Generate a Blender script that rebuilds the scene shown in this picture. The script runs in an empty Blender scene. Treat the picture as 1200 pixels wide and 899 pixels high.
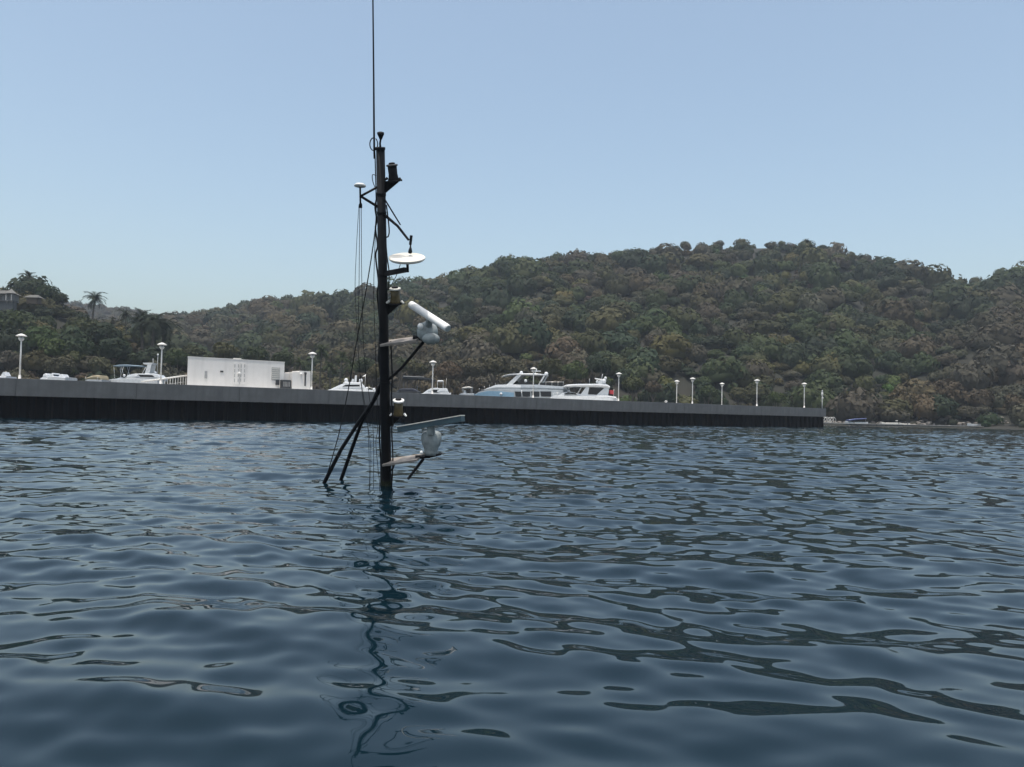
import bpy, math, random
import numpy as np
from mathutils import Vector, Matrix

random.seed(7)
rng = np.random.default_rng(11)
R = math.radians
scene = bpy.context.scene
col = scene.collection

# ------------------------------------------------------------------ camera
F_PX, CAM_H, ROLL, PITCH = 940.0, 1.3, 1.25, 2.1      # focal length for a 1200 px wide frame
_r, _p = R(ROLL), R(PITCH)
FWD = Vector((0, math.cos(_p), math.sin(_p)))
_u0 = Vector((0, -math.sin(_p), math.cos(_p)))
RT = Vector((1, 0, 0)) * math.cos(_r) + _u0 * math.sin(_r)
UP = Vector((1, 0, 0)) * -math.sin(_r) + _u0 * math.cos(_r)
EYE = Vector((0, 0, CAM_H))
cam = bpy.data.cameras.new('camera')
cam.sensor_width = 36.0
cam.lens = 36.0 * F_PX / 1200.0
cam.clip_start, cam.clip_end = 0.05, 6000
cam_o = bpy.data.objects.new('camera', cam)
m = Matrix((RT, UP, -FWD)).transposed().to_4x4()
m.translation = EYE
cam_o.matrix_world = m
col.objects.link(cam_o)
scene.camera = cam_o

# ------------------------------------------------------------------ sky, sun, exposure
SUN_EL, SUN_AZ = R(78), R(195)                        # azimuth from +Y towards +X
world = bpy.data.worlds.new('World')
scene.world = world
world.use_nodes = True
wn = world.node_tree
sky = wn.nodes.new('ShaderNodeTexSky')
sky.sky_type = 'NISHITA'
sky.sun_disc = False
sky.sun_elevation, sky.sun_rotation = SUN_EL, SUN_AZ
sky.altitude = 0
sky.air_density, sky.dust_density, sky.ozone_density = 1.0, 4.0, 1.0
bg = wn.nodes['Background']
bg.inputs['Strength'].default_value = 0.15
wb = wn.nodes.new('ShaderNodeMixRGB')                 # camera white balance of the hazy sky
wb.blend_type = 'MULTIPLY'
wb.inputs['Fac'].default_value = 1.0
wb.inputs['Color2'].default_value = (1.09, 1.09, 0.975, 1)
wn.links.new(sky.outputs[0], wb.inputs['Color1'])
wn.links.new(wb.outputs[0], bg.inputs['Color'])
sun = bpy.data.lights.new('sun', 'SUN')
sun.energy, sun.angle, sun.color = 2.0, R(0.53), (1.0, 0.95, 0.88)
sun_o = bpy.data.objects.new('sun', sun)
S = Vector((math.sin(SUN_AZ) * math.cos(SUN_EL), math.cos(SUN_AZ) * math.cos(SUN_EL), math.sin(SUN_EL)))
sun_o.rotation_euler = S.to_track_quat('Z', 'Y').to_euler()
sun_o.location = (0, 0, 120)
col.objects.link(sun_o)
vs = scene.view_settings
vs.view_transform, vs.look, vs.exposure, vs.gamma = 'Standard', 'None', 0.53, 1.0
vs.use_curve_mapping = False
scene.cycles.volume_bounces = 0
scene.cycles.max_bounces = 6
scene.cycles.use_denoising = True

# ------------------------------------------------------------------ geometry of the view, used to survey the place
def at(px, py, Y):
    """world point seen at a photograph pixel, standing Y metres out"""
    d = FWD * F_PX + RT * (px - 600) - UP * (py - 449.5)
    return EYE + d * (Y / d.y)

def proj(P):
    v = Vector(P) - EYE
    d = v.dot(FWD)
    return 600 + F_PX * v.dot(RT) / d, 449.5 - F_PX * v.dot(UP) / d

# ------------------------------------------------------------------ helpers
def obj(name, me, mat=None, parent=None, smooth=False):
    o = bpy.data.objects.new(name, me)
    col.objects.link(o)
    if mat is not None and not me.materials:
        me.materials.append(mat)
    if smooth:
        me.polygons.foreach_set('use_smooth', [True] * len(me.polygons))
    if parent is not None:
        o.parent = parent
    return o

def tag(o, label=None, cat=None, group=None, kind=None):
    if label: o['label'] = label
    if cat: o['category'] = cat
    if group: o['group'] = group
    if kind: o['kind'] = kind
    return o

def thing(name, label, cat, loc=(0, 0, 0), rz=0.0, group=None):
    o = bpy.data.objects.new(name, None)
    o.empty_display_size = 0.2
    o.location = loc
    o.rotation_euler.z = rz
    col.objects.link(o)
    return tag(o, label, cat, group)

class MB:
    def __init__(self): self.v, self.f = [], []
    def add(self, vs, fs):
        n = len(self.v)
        self.v += [tuple(p) for p in vs]
        self.f += [tuple(i + n for i in q) for q in fs]
        return self
    def box(self, c, s, rz=0.0, mat=None):
        hx, hy, hz = s[0] / 2, s[1] / 2, s[2] / 2
        ps = [Vector((x, y, z)) for z in (-hz, hz) for x, y in ((-hx, -hy), (hx, -hy), (hx, hy), (-hx, hy))]
        M = mat or Matrix.Rotation(rz, 3, 'Z')
        return self.add([M @ p + Vector(c) for p in ps],
                        [(3, 2, 1, 0), (4, 5, 6, 7), (0, 1, 5, 4), (1, 2, 6, 5), (2, 3, 7, 6), (3, 0, 4, 7)])
    def cham(self, c, s, b, rz=0.0):
        """box with chamfered vertical and top edges"""
        hx, hy, hz = s[0] / 2, s[1] / 2, s[2] / 2
        def ring(hx, hy, z, b): return [(-hx + b, -hy, z), (hx - b, -hy, z), (hx, -hy + b, z), (hx, hy - b, z), (hx - b, hy, z), (-hx + b, hy, z), (-hx, hy - b, z), (-hx, -hy + b, z)]
        M = Matrix.Rotation(rz, 3, 'Z')
        rs = [ring(hx - b, hy - b, -hz, b), ring(hx, hy, -hz + b, b), ring(hx, hy, hz - b, b), ring(hx - b, hy - b, hz, b)]
        vs = [M @ Vector(p) + Vector(c) for r_ in rs for p in r_]
        fs = [tuple(range(7, -1, -1)), tuple(range(24, 32))]
        for k in range(3):
            for i in range(8):
                j = (i + 1) % 8
                fs.append((k * 8 + i, k * 8 + j, k * 8 + 8 + j, k * 8 + 8 + i))
        return self.add(vs, fs)
    def tube(self, pts, rad, n=8, caps=True):
        pts = [Vector(p) for p in pts]
        rs = rad if isinstance(rad, (list, tuple)) else [rad] * len(pts)
        vs, fs = [], []
        ref = None
        for i, p in enumerate(pts):
            t = (pts[min(i + 1, len(pts) - 1)] - pts[max(i - 1, 0)]).normalized()
            if ref is None:
                ref = Vector((1, 0, 0)) if abs(t.x) < 0.8 else Vector((0, 1, 0))
            a = (ref - t * ref.dot(t)).normalized()
            ref = a
            b = t.cross(a)
            for k in range(n):
                th = 2 * math.pi * k / n
                vs.append(p + (a * math.cos(th) + b * math.sin(th)) * rs[i])
        for i in range(len(pts) - 1):
            for k in range(n):
                j = (k + 1) % n
                fs.append((i * n + k, i * n + j, i * n + n + j, i * n + n + k))
        if caps:
            fs.append(tuple(range(n - 1, -1, -1)))
            fs.append(tuple(range((len(pts) - 1) * n, len(pts) * n)))
        return self.add(vs, fs)
    def lathe(self, base, axis, prof, n=16):
        """prof: (distance along axis, radius)"""
        ax = Vector(axis).normalized()
        a = (Vector((1, 0, 0)) if abs(ax.x) < 0.8 else Vector((0, 1, 0)))
        a = (a - ax * a.dot(ax)).normalized(); b = ax.cross(a)
        vs, fs = [], []
        for h, r_ in prof:
            for k in range(n):
                th = 2 * math.pi * k / n
                vs.append(Vector(base) + ax * h + (a * math.cos(th) + b * math.sin(th)) * max(r_, 1e-4))
        for i in range(len(prof) - 1):
            for k in range(n):
                j = (k + 1) % n
                fs.append((i * n + k, i * n + j, i * n + n + j, i * n + n + k))
        fs.append(tuple(range(n - 1, -1, -1)))
        fs.append(tuple(range((len(prof) - 1) * n, len(prof) * n)))
        return self.add(vs, fs)
    def ball(self, c, rx, ry, rz, n=12, k=8):
        vs, fs = [], []
        c = Vector(c)
        for i in range(k + 1):
            ph = -math.pi / 2 + math.pi * i / k
            for j in range(n):
                th = 2 * math.pi * j / n
                vs.append(c + Vector((rx * math.cos(ph) * math.cos(th), ry * math.cos(ph) * math.sin(th), rz * math.sin(ph))))
        for i in range(k):
            for j in range(n):
                q = (j + 1) % n
                fs.append((i * n + j, i * n + q, i * n + n + q, i * n + n + j))
        return self.add(vs, fs)
    def loft(self, secs):
        """rings of equal length, closed, capped"""
        n = len(secs[0]); vs = [p for s in secs for p in s]; fs = []
        for i in range(len(secs) - 1):
            for k in range(n):
                j = (k + 1) % n
                fs.append((i * n + k, i * n + j, i * n + n + j, i * n + n + k))
        fs.append(tuple(range(n - 1, -1, -1)))
        fs.append(tuple(range((len(secs) - 1) * n, len(secs) * n)))
        return self.add(vs, fs)
    def mesh(self, name):
        me = bpy.data.meshes.new(name)
        me.from_pydata(self.v, [], self.f)
        me.update()
        return me
    def build(self, name, mat, parent=None, smooth=False, off=None):
        if off is not None:
            o_ = Vector(off); self.v = [tuple(Vector(p) - o_) for p in self.v]
        return obj(name, self.mesh(name), mat, parent, smooth)

# ------------------------------------------------------------------ materials
MATS = {}
def mat(name, colr, rough=0.6, metal=0.0, vary=0.15, scale=3.0, bump=0.0, spec=0.5, streak=False, stain=None, coat=0.0):
    """plain coloured surface with noise in tone and gloss, optional vertical run-off streaks"""
    if name in MATS: return MATS[name]
    M = bpy.data.materials.new(name); M.use_nodes = True
    nt = M.node_tree; b = nt.nodes['Principled BSDF']
    tc = nt.nodes.new('ShaderNodeTexCoord')
    nz = nt.nodes.new('ShaderNodeTexNoise'); nz.inputs['Scale'].default_value = scale; nz.inputs['Detail'].default_value = 6
    nz.inputs['Roughness'].default_value = 0.65
    nt.links.new(tc.outputs['Object'], nz.inputs['Vector'])
    rp = nt.nodes.new('ShaderNodeValToRGB')
    d = [c * (1 - vary) for c in colr]; l = [min(1, c * (1 + vary)) for c in colr]
    rp.color_ramp.elements[0].position, rp.color_ramp.elements[1].position = 0.3, 0.7
    rp.color_ramp.elements[0].color = (*d, 1); rp.color_ramp.elements[1].color = (*l, 1)
    nt.links.new(nz.outputs['Fac'], rp.inputs['Fac'])
    out = rp.outputs['Color']
    if streak or stain:
        mp = nt.nodes.new('ShaderNodeMapping'); mp.inputs['Scale'].default_value = (1.7, 1.7, 0.16)
        nt.links.new(tc.outputs['Object'], mp.inputs['Vector'])
        n2 = nt.nodes.new('ShaderNodeTexNoise'); n2.inputs['Scale'].default_value = 1.4; n2.inputs['Detail'].default_value = 5
        nt.links.new(mp.outputs[0], n2.inputs['Vector'])
        r2 = nt.nodes.new('ShaderNodeValToRGB')
        r2.color_ramp.elements[0].position, r2.color_ramp.elements[1].position = 0.46, 0.68
        nt.links.new(n2.outputs['Fac'], r2.inputs['Fac'])
        mx = nt.nodes.new('ShaderNodeMixRGB'); mx.blend_type = 'MIX'
        k = nt.nodes.new('ShaderNodeMath'); k.operation = 'MULTIPLY'; k.inputs[1].default_value = 0.6
        nt.links.new(r2.outputs['Color'], k.inputs[0]); nt.links.new(k.outputs[0], mx.inputs['Fac'])
        nt.links.new(out, mx.inputs['Color1'])
        mx.inputs['Color2'].default_value = (*(stain or [c * 0.55 for c in colr]), 1)
        out = mx.outputs['Color']
    nt.links.new(out, b.inputs['Base Color'])
    mr = nt.nodes.new('ShaderNodeMapRange'); mr.inputs['To Min'].default_value = max(0.02, rough - 0.1); mr.inputs['To Max'].default_value = min(1, rough + 0.1)
    nt.links.new(nz.outputs['Fac'], mr.inputs['Value']); nt.links.new(mr.outputs[0], b.inputs['Roughness'])
    b.inputs['Metallic'].default_value = metal
    b.inputs['Specular IOR Level'].default_value = spec
    b.inputs['Coat Weight'].default_value = coat
    if bump:
        bp = nt.nodes.new('ShaderNodeBump'); bp.inputs['Strength'].default_value = bump; bp.inputs['Distance'].default_value = 0.02
        nt.links.new(nz.outputs['Fac'], bp.inputs['Height']); nt.links.new(bp.outputs[0], b.inputs['Normal'])
    MATS[name] = M
    return M

concrete = mat('concrete', (0.09, 0.096, 0.102), 0.85, vary=0.22, scale=0.9, bump=0.3, streak=True, stain=(0.066, 0.071, 0.077))
deckmat = mat('deck concrete', (0.5, 0.49, 0.47), 0.9, vary=0.15)
pilemat = mat('sheet pile coating', (0.0035, 0.0042, 0.006), 0.85, vary=0.4, scale=1.2, spec=0.08, streak=True, stain=(0.006, 0.006, 0.007))
blackpaint = mat('black mast paint', (0.008, 0.009, 0.012), 0.6, spec=0.25, vary=0.4, scale=9, bump=0.15, stain=(0.016, 0.015, 0.015))
rope = mat('dark rope', (0.012, 0.012, 0.014), 0.8)
whitegel = mat('white gelcoat', (0.56, 0.58, 0.6), 0.28, vary=0.05, scale=4, coat=0.3)
greygel = mat('grey paint and shaded white', (0.33, 0.36, 0.39), 0.25, vary=0.08, coat=0.4)  # real grey on small hulls; shade painted onto the white big yacht
cream = mat('weathered white fibreglass', (0.72, 0.69, 0.62), 0.5, vary=0.12, scale=8, stain=(0.5, 0.43, 0.33))
radarw = mat('radar white', (0.78, 0.78, 0.77), 0.45, vary=0.08, scale=9, stain=(0.62, 0.6, 0.55))
radarg = mat('radar gearbox paint', (0.28, 0.31, 0.31), 0.5, vary=0.35, scale=7, stain=(0.11, 0.125, 0.125))
radarteal = mat('radar panel teal', (0.022, 0.05, 0.068), 0.4, vary=0.2, scale=8)
plankm = mat('weathered plank', (0.3, 0.27, 0.245), 0.8, vary=0.2, scale=9, streak=True)
brass = mat('aged brass', (0.10, 0.075, 0.035), 0.5, 0.3, vary=0.45, scale=14)
lenspale = mat('pale enamel', (0.55, 0.54, 0.5), 0.45, vary=0.2, scale=12)
darkglass = mat('dark window', (0.01, 0.012, 0.016), 0.08, vary=0.2, spec=0.6)
sheenblue = mat('blue bow sheen', (0.17, 0.29, 0.40), 0.2, vary=0.1, spec=0.6)  # sky sheen on the yacht bow, put in as blue colour
bimini = mat('pale blue canvas', (0.22, 0.30, 0.37), 0.8, vary=0.1)
blue = mat('blue boat cover', (0.05, 0.07, 0.17), 0.7)
wallwhite = mat('white rendered wall', (0.70, 0.68, 0.66), 0.85, vary=0.05, scale=1.5, streak=True, stain=(0.62, 0.6, 0.58))
louvre = mat('grey louvre', (0.33, 0.33, 0.33), 0.6)
darkmetal = mat('dark metal', (0.03, 0.033, 0.038), 0.5, vary=0.3)
lampw = mat('lamp post paint', (0.6, 0.59, 0.57), 0.45, vary=0.08, scale=6)
lampglass = mat('lamp diffuser', (0.35, 0.36, 0.37), 0.2, vary=0.1)
steel = mat('stainless rail', (0.6, 0.6, 0.6), 0.3, 0.8)
tan = mat('tan canvas', (0.34, 0.29, 0.2), 0.85)
red = mat('red cloth', (0.4, 0.04, 0.05), 0.8)
bark = mat('bark', (0.09, 0.07, 0.055), 0.9, vary=0.3, scale=6)
palmbark = mat('palm bark', (0.07, 0.06, 0.05), 0.9, vary=0.3, scale=6)
thatch = mat('grey thatch', (0.10, 0.10, 0.095), 0.95, vary=0.25, scale=5)
dockmat = mat('dock boards', (0.27, 0.27, 0.26), 0.8, vary=0.2, scale=2)
rockmat = mat('shore rock', (0.17, 0.155, 0.14), 0.9, vary=0.35, scale=1.3, bump=0.4)

def foliage_mat():
    M = bpy.data.materials.new('foliage'); M.use_nodes = True
    nt = M.node_tree; b = nt.nodes['Principled BSDF']; out = nt.nodes['Material Output']
    a = nt.nodes.new('ShaderNodeAttribute'); a.attribute_name = 'tint'
    nt.links.new(a.outputs['Color'], b.inputs['Base Color'])
    b.inputs['Roughness'].default_value = 0.7; b.inputs['Specular IOR Level'].default_value = 0.2
    t = nt.nodes.new('ShaderNodeBsdfTranslucent'); nt.links.new(a.outputs['Color'], t.inputs['Color'])
    mx = nt.nodes.new('ShaderNodeMixShader'); mx.inputs['Fac'].default_value = 0.25
    nt.links.new(b.outputs[0], mx.inputs[1]); nt.links.new(t.outputs[0], mx.inputs[2]); nt.links.new(mx.outputs[0], out.inputs['Surface'])
    return M
FOL = foliage_mat()

def soil_mat():
    M = bpy.data.materials.new('hill soil'); M.use_nodes = True
    nt = M.node_tree; b = nt.nodes['Principled BSDF']
    tc = nt.nodes.new('ShaderNodeTexCoord')
    nz = nt.nodes.new('ShaderNodeTexNoise'); nz.inputs['Scale'].default_value = 0.05; nz.inputs['Detail'].default_value = 8
    nt.links.new(tc.outputs['Object'], nz.inputs['Vector'])
    rp = nt.nodes.new('ShaderNodeValToRGB')
    rp.color_ramp.elements[0].position, rp.color_ramp.elements[1].position = 0.35, 0.65
    rp.color_ramp.elements[0].color = (0.011, 0.013, 0.008, 1); rp.color_ramp.elements[1].color = (0.019, 0.017, 0.013, 1)
    nt.links.new(nz.outputs['Fac'], rp.inputs['Fac']); nt.links.new(rp.outputs[0], b.inputs['Base Color'])
    b.inputs['Roughness'].default_value = 0.95
    return M
SOIL = soil_mat()

def water_mat():
    M = bpy.data.materials.new('sea water'); M.use_nodes = True
    nt = M.node_tree; b = nt.nodes['Principled BSDF']
    b.inputs['Base Color'].default_value = (0.0028, 0.0115, 0.018, 1)
    b.inputs['IOR'].default_value = 1.333
    b.inputs['Roughness'].default_value = 0.03
    # wind ripples too fine for the mesh: slopes taken straight from noise
    geo = nt.nodes.new('ShaderNodeNewGeometry')
    mp = nt.nodes.new('ShaderNodeMapping'); mp.inputs['Scale'].default_value = (0.75, 1.3, 1.0)
    nt.links.new(geo.outputs['Position'], mp.inputs['Vector'])
    nz = nt.nodes.new('ShaderNodeTexNoise'); nz.inputs['Scale'].default_value = 2.6; nz.inputs['Detail'].default_value = 2
    nt.links.new(mp.outputs[0], nz.inputs['Vector'])
    sub = nt.nodes.new('ShaderNodeVectorMath'); sub.operation = 'SUBTRACT'; sub.inputs[1].default_value = (0.5, 0.5, 0.5)
    nt.links.new(nz.outputs['Color'], sub.inputs[0])
    flat = nt.nodes.new('ShaderNodeVectorMath'); flat.operation = 'MULTIPLY'; flat.inputs[1].default_value = (1, 1, 0)
    nt.links.new(sub.outputs[0], flat.inputs[0])
    at_ = nt.nodes.new('ShaderNodeAttribute'); at_.attribute_name = 'ruffle'
    sc = nt.nodes.new('ShaderNodeVectorMath'); sc.operation = 'SCALE'
    nt.links.new(flat.outputs[0], sc.inputs[0]); nt.links.new(at_.outputs['Fac'], sc.inputs['Scale'])
    ad = nt.nodes.new('ShaderNodeVectorMath'); ad.operation = 'ADD'
    nt.links.new(geo.outputs['Normal'], ad.inputs[0]); nt.links.new(sc.outputs[0], ad.inputs[1])
    no = nt.nodes.new('ShaderNodeVectorMath'); no.operation = 'NORMALIZE'
    nt.links.new(ad.outputs[0], no.inputs[0]); nt.links.new(no.outputs[0], b.inputs['Normal'])
    return M
WATER = water_mat()

# ------------------------------------------------------------------ fast mesh from numpy
def np_mesh(name, V, Fc, tint=None):
    me = bpy.data.meshes.new(name)
    nv, nf, k = len(V), len(Fc), Fc.shape[1]
    me.vertices.add(nv); me.vertices.foreach_set('co', np.ascontiguousarray(V, dtype=np.float32).ravel())
    me.loops.add(nf * k); me.loops.foreach_set('vertex_index', np.ascontiguousarray(Fc, dtype=np.int32).ravel())
    me.polygons.add(nf)
    me.polygons.foreach_set('loop_start', np.arange(0, nf * k, k, dtype=np.int32))
    me.update(calc_edges=True)
    if tint is not None:
        a = me.attributes.new('tint', 'FLOAT_COLOR', 'POINT')
        c = np.ones((nv, 4), dtype=np.float32); c[:, :3] = tint
        a.data.foreach_set('color', c.ravel())
    return me

def value_noise(x, y, seed=0):
    """smooth 2-d value noise in 0..1"""
    x = np.asarray(x, float); y = np.asarray(y, float)
    xi, yi = np.floor(x).astype(np.int64), np.floor(y).astype(np.int64)
    fx, fy = x - xi, y - yi
    fx = fx * fx * (3 - 2 * fx); fy = fy * fy * (3 - 2 * fy)
    def h(a, b):
        n = (a * 374761393 + b * 668265263 + seed * 974711) & 0x7fffffff
        n = (n ^ (n >> 13)) * 1274126177 & 0x7fffffff
        return ((n ^ (n >> 16)) & 0xffff) / 65535.0
    return (h(xi, yi) * (1 - fx) + h(xi + 1, yi) * fx) * (1 - fy) + (h(xi, yi + 1) * (1 - fx) + h(xi + 1, yi + 1) * fx) * fy

# ================================================================== SETTING
# ------------------------------------------------------------------ sea
def build_water():
    NR = 1120
    r = np.concatenate([[0.0, 0.7], np.geomspace(1.6, 215.0, NR), [260, 400, 800, 1500]])
    th = np.radians(np.concatenate([np.linspace(-180, -43.5, 26), np.linspace(-42, 42, 560), np.linspace(43.5, 180, 26)]))
    oy = -2.2
    RR, TT = np.meshgrid(r, th, indexing='ij')
    X = RR * np.sin(TT); Y = RR * np.cos(TT) + oy
    dr = np.gradient(r)[:, None] * np.ones_like(TT)
    sp = np.maximum(dr, RR * (84 * math.pi / 180 / 560))
    outside = np.clip((np.abs(np.degrees(TT)) - 40) / 2.0, 0, 1)
    Z = np.zeros_like(X)
    g = np.random.default_rng(5)
    gust = value_noise(X * 0.16, Y * 0.11, 3) * 0.6 + value_noise(X * 0.4, Y * 0.3, 4) * 0.4
    far = np.clip((Y - 3) / 30.0, 0, 1)
    comps = []
    for _ in range(9):  comps.append((g.uniform(2.6, 6.0), g.normal(math.radians(80), 0.5), 0.0115, 0))
    for _ in range(24): comps.append((math.exp(g.uniform(math.log(0.55), math.log(1.65))), g.normal(math.radians(85), 0.55), 0.0195, 1))
    for _ in range(36): comps.append((math.exp(g.uniform(math.log(0.19), math.log(0.56))), g.normal(math.radians(85), 0.8), 0.0165, 2))
    for _ in range(14): comps.append((math.exp(g.uniform(math.log(1.6), math.log(4.2))), g.normal(math.radians(88), 0.6), 0.034, 3))
    wx = X + 0.10 * np.sin(Y * 1.1 + 0.7 * X); wy = Y + 0.12 * np.sin(X * 0.9 + 1.3)
    off = np.clip((Y - 28) / 55.0, 0, 1)
    for lam, d, sl, cls in comps:
        k = 2 * math.pi / lam
        a = sl / k
        w = np.clip((lam / sp - 2.2) / 2.4, 0, 1)
        if cls == 1: w = w * (0.88 + 1.15 * far + 0.7 * (gust - 0.5))
        if cls == 2: w = w * np.clip(0.85 + 1.2 * far + 2.1 * (gust - 0.5), 0.0, 2.6)
        if cls == 3: w = w * off
        Z += w * a * np.sin(k * (math.cos(d) * wx + math.sin(d) * wy) + g.uniform(0, 6.28))
    Z *= (1 - outside)
    Z[:2] = 0
    V = np.stack([X, Y, Z], -1).reshape(-1, 3)
    nr, nc = X.shape
    i = np.arange(nr - 1)[:, None] * nc + np.arange(nc - 1)[None, :]
    Fc = np.stack([i, i + nc, i + nc + 1, i + 1], -1).reshape(-1, 4)[:, ::-1]
    me = np_mesh('water', V, Fc)
    ru = 0.055 + 0.34 * np.clip((Y - 8) / 50, 0, 1) + 0.2 * np.clip((Y - 60) / 80, 0, 1)
    a = me.attributes.new('ruffle', 'FLOAT', 'POINT'); a.data.foreach_set('value', ru.astype(np.float32).ravel())
    me.polygons.foreach_set('use_smooth', np.ones(len(Fc), dtype=bool))
    o = obj('water', me, WATER)
    tag(o, kind='structure')
build_water()

# ------------------------------------------------------------------ hills
HZ = lambda u: 470.9 + (u) * 0.02183                  # photograph row of the horizon
def ip(u, pts):
    xs, ys = zip(*pts); return np.interp(u, xs, ys)
# each hill: skyline of its bare ground, distance of its ridge, distance of its foot
HILLS = [
    # the long wooded hill
    (((-400, 420), (150, 385), (230, 374), (300, 361), (370, 362), (440, 355), (500, 346), (540, 333), (580, 323), (640, 317), (700, 313), (760, 307), (800, 301), (860, 299), (930, 299), (980, 306), (1040, 322), (1090, 335), (1130, 342), (1165, 334), (1210, 330), (1350, 322), (1600, 330)),
     ((-400, 640), (200, 620), (380, 560), (520, 470), (800, 430), (930, 425), (1130, 410), (1600, 390)),
     ((-400, 230), (200, 230), (420, 205), (650, 205), (950, 212), (1600, 225)), 0.92),
    # far brown ridge to the left
    (((-400, 340), (0, 350), (60, 355), (130, 362), (180, 371), (230, 377), (330, 400), (420, 440), (1600, 470)),
     ((-400, 760), (420, 760), (1600, 760)), ((-400, 420), (1600, 420)), 1.0),
    # near hill on the left
    (((-400, 318), (-40, 352), (30, 357), (60, 363), (85, 374), (105, 382), (140, 396), (180, 412), (230, 438), (280, 452), (330, 474), (380, 500), (1600, 540)),
     ((-400, 235), (0, 240), (200, 220), (330, 210), (1600, 210)), ((-400, 150), (200, 160), (330, 170), (1600, 190)), 0.85),
    # dry spur on the right
    (((-400, 520), (955, 500), (1000, 474), (1040, 449), (1100, 417), (1160, 394), (1210, 376), (1350, 350), (1600, 330)),
     ((-400, 240), (960, 240), (1040, 265), (1210, 300), (1600, 320)), ((-400, 200), (960, 203), (1200, 205), (1600, 215)), 0.9),
]
def terrain(u, Y):
    """ground height (numpy) and which hill carries it"""
    u = np.asarray(u, float); Y = np.asarray(Y, float)
    best = np.full(np.broadcast(u, Y).shape, -6.0); which = np.full(best.shape, -1)
    front = np.zeros(best.shape)
    for k, (skyl, dist, foot, ex) in enumerate(HILLS):
        D, d0 = ip(u, dist), ip(u, foot)
        zr = CAM_H + (HZ(u) - ip(u, skyl) - (np.interp(u, (250, 330, 520, 980, 1060, 1130, 1180), (-4.0, -5.0, -9.0, -10.0, -9.0, -3.0, -8.0)), 1.0, 3.0, 0.0)[k]) * D / F_PX
        s = (Y - d0) / (D - d0)
        zs = 0.45
        up = zs + (zr - zs) * np.power(np.clip(s, 0, 1), ex)
        down = zr - (Y - D) * 0.30
        z = np.where(s <= 1, up, down)
        x = (u - 600) / F_PX * Y
        gully = (value_noise(x / 46.0 + 31 * k, Y / 60.0, 9 + k) - 0.5) * 13 + (value_noise(x / 21.0, Y / 30.0, 19 + k) - 0.5) * 5
        z = z + gully * np.clip(s * 1.6, 0, 1) * np.clip((1.0 - s) * 3.0, 0, 1)
        z = np.where(s < 0, 0.45 + s * (D - d0) * 0.9, z)
        m_ = z > best
        best = np.where(m_, z, best); which = np.where(m_, k, which)
        front = np.where(m_, s, front)
    return best, which, front

def build_terrain():
    us = np.linspace(-420, 1620, 230); Ys = np.concatenate([np.linspace(138, 300, 70), np.linspace(305, 900, 90)])
    U, YY = np.meshgrid(us, Ys, indexing='ij')
    Z, _, _ = terrain(U, YY)
    Z = np.maximum(Z, -6)
    V = np.stack([(U - 600) / F_PX * YY, YY, Z], -1).reshape(-1, 3)
    n, c = U.shape
    i = np.arange(n - 1)[:, None] * c + np.arange(c - 1)[None, :]
    Fc = np.stack([i, i + c, i + c + 1, i + 1], -1).reshape(-1, 4)
    o = obj('hills', np_mesh('hills', V, Fc), SOIL, smooth=True)
    tag(o, kind='structure')
build_terrain()
def ground_z(x, Y):
    z, _, _ = terrain(np.array([600 + F_PX * x / Y]), np.array([Y])); return float(z[0])

# ------------------------------------------------------------------ foliage templates
def crown_template(seed, n, leaf, lobes=9, flat=0.75, core=0.72, jit=0.4):
    """unit crown: leaf-sized triangles over clustered lobes, plus a ragged inner mass"""
    g = np.random.default_rng(seed)
    L = []
    for i in range(lobes):
        th = 2 * math.pi * (i / lobes) * 2.6 + g.uniform(-0.5, 0.5); ph = math.asin(g.uniform(0.0, 0.95))
        rr = g.uniform(0.42, 0.6)
        L.append((rr * math.cos(ph) * math.cos(th), rr * math.cos(ph) * math.sin(th), rr * math.sin(ph) * flat, g.uniform(0.30, 0.5)))
    L.append((0, 0, 0.25, 0.55))
    L = np.array(L)
    P, N = [], []
    while len(P) < n:
        k = g.integers(len(L)); d = g.normal(size=3); d /= np.linalg.norm(d)
        if d[2] < -0.55: continue
        p = L[k, :3] + d * L[k, 3] * g.uniform(0.82, 1.1)
        dist = np.linalg.norm(L[:, :3] - p, axis=1) - L[:, 3] * 0.8
        dist[k] = 1
        if dist.min() < 0: continue
        P.append(p); N.append(d)
    P = np.array(P); N = np.array(N) + g.normal(scale=jit, size=(n, 3)); N /= np.linalg.norm(N, axis=1)[:, None]
    a = np.cross(N, g.normal(size=(n, 3))); a /= np.linalg.norm(a, axis=1)[:, None]; b = np.cross(N, a)
    s = leaf * g.uniform(0.6, 1.4, size=(n, 1))
    V = np.stack([P + a * s, P - a * s * 0.55 + b * s * 0.9, P - a * s * 0.55 - b * s * 0.9], 1).reshape(-1, 3)
    Fc = np.arange(n * 3).reshape(-1, 3)
    # inner mass
    cv, cf = [], []
    nk, nn = 4, 9
    for i in range(nk + 1):
        ph = -0.5 + (math.pi / 2 + 0.5) * i / nk
        for j in range(nn):
            t = 2 * math.pi * j / nn
            q = core * g.uniform(0.8, 1.1)
            cv.append((q * math.cos(ph) * math.cos(t), q * math.cos(ph) * math.sin(t), q * math.sin(ph) * flat))
    for i in range(nk):
        for j in range(nn):
            q = (j + 1) % nn
            cf += [(i * nn + j, i * nn + q, i * nn + nn + q), (i * nn + j, i * nn + nn + q, i * nn + nn + j)]
    tone = np.concatenate([np.repeat(g.uniform(0.91, 1.09, n), 3), np.full(len(cv), 0.85)])
    return np.concatenate([V, np.array(cv)]), np.concatenate([Fc, np.array(cf) + n * 3]), tone

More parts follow.
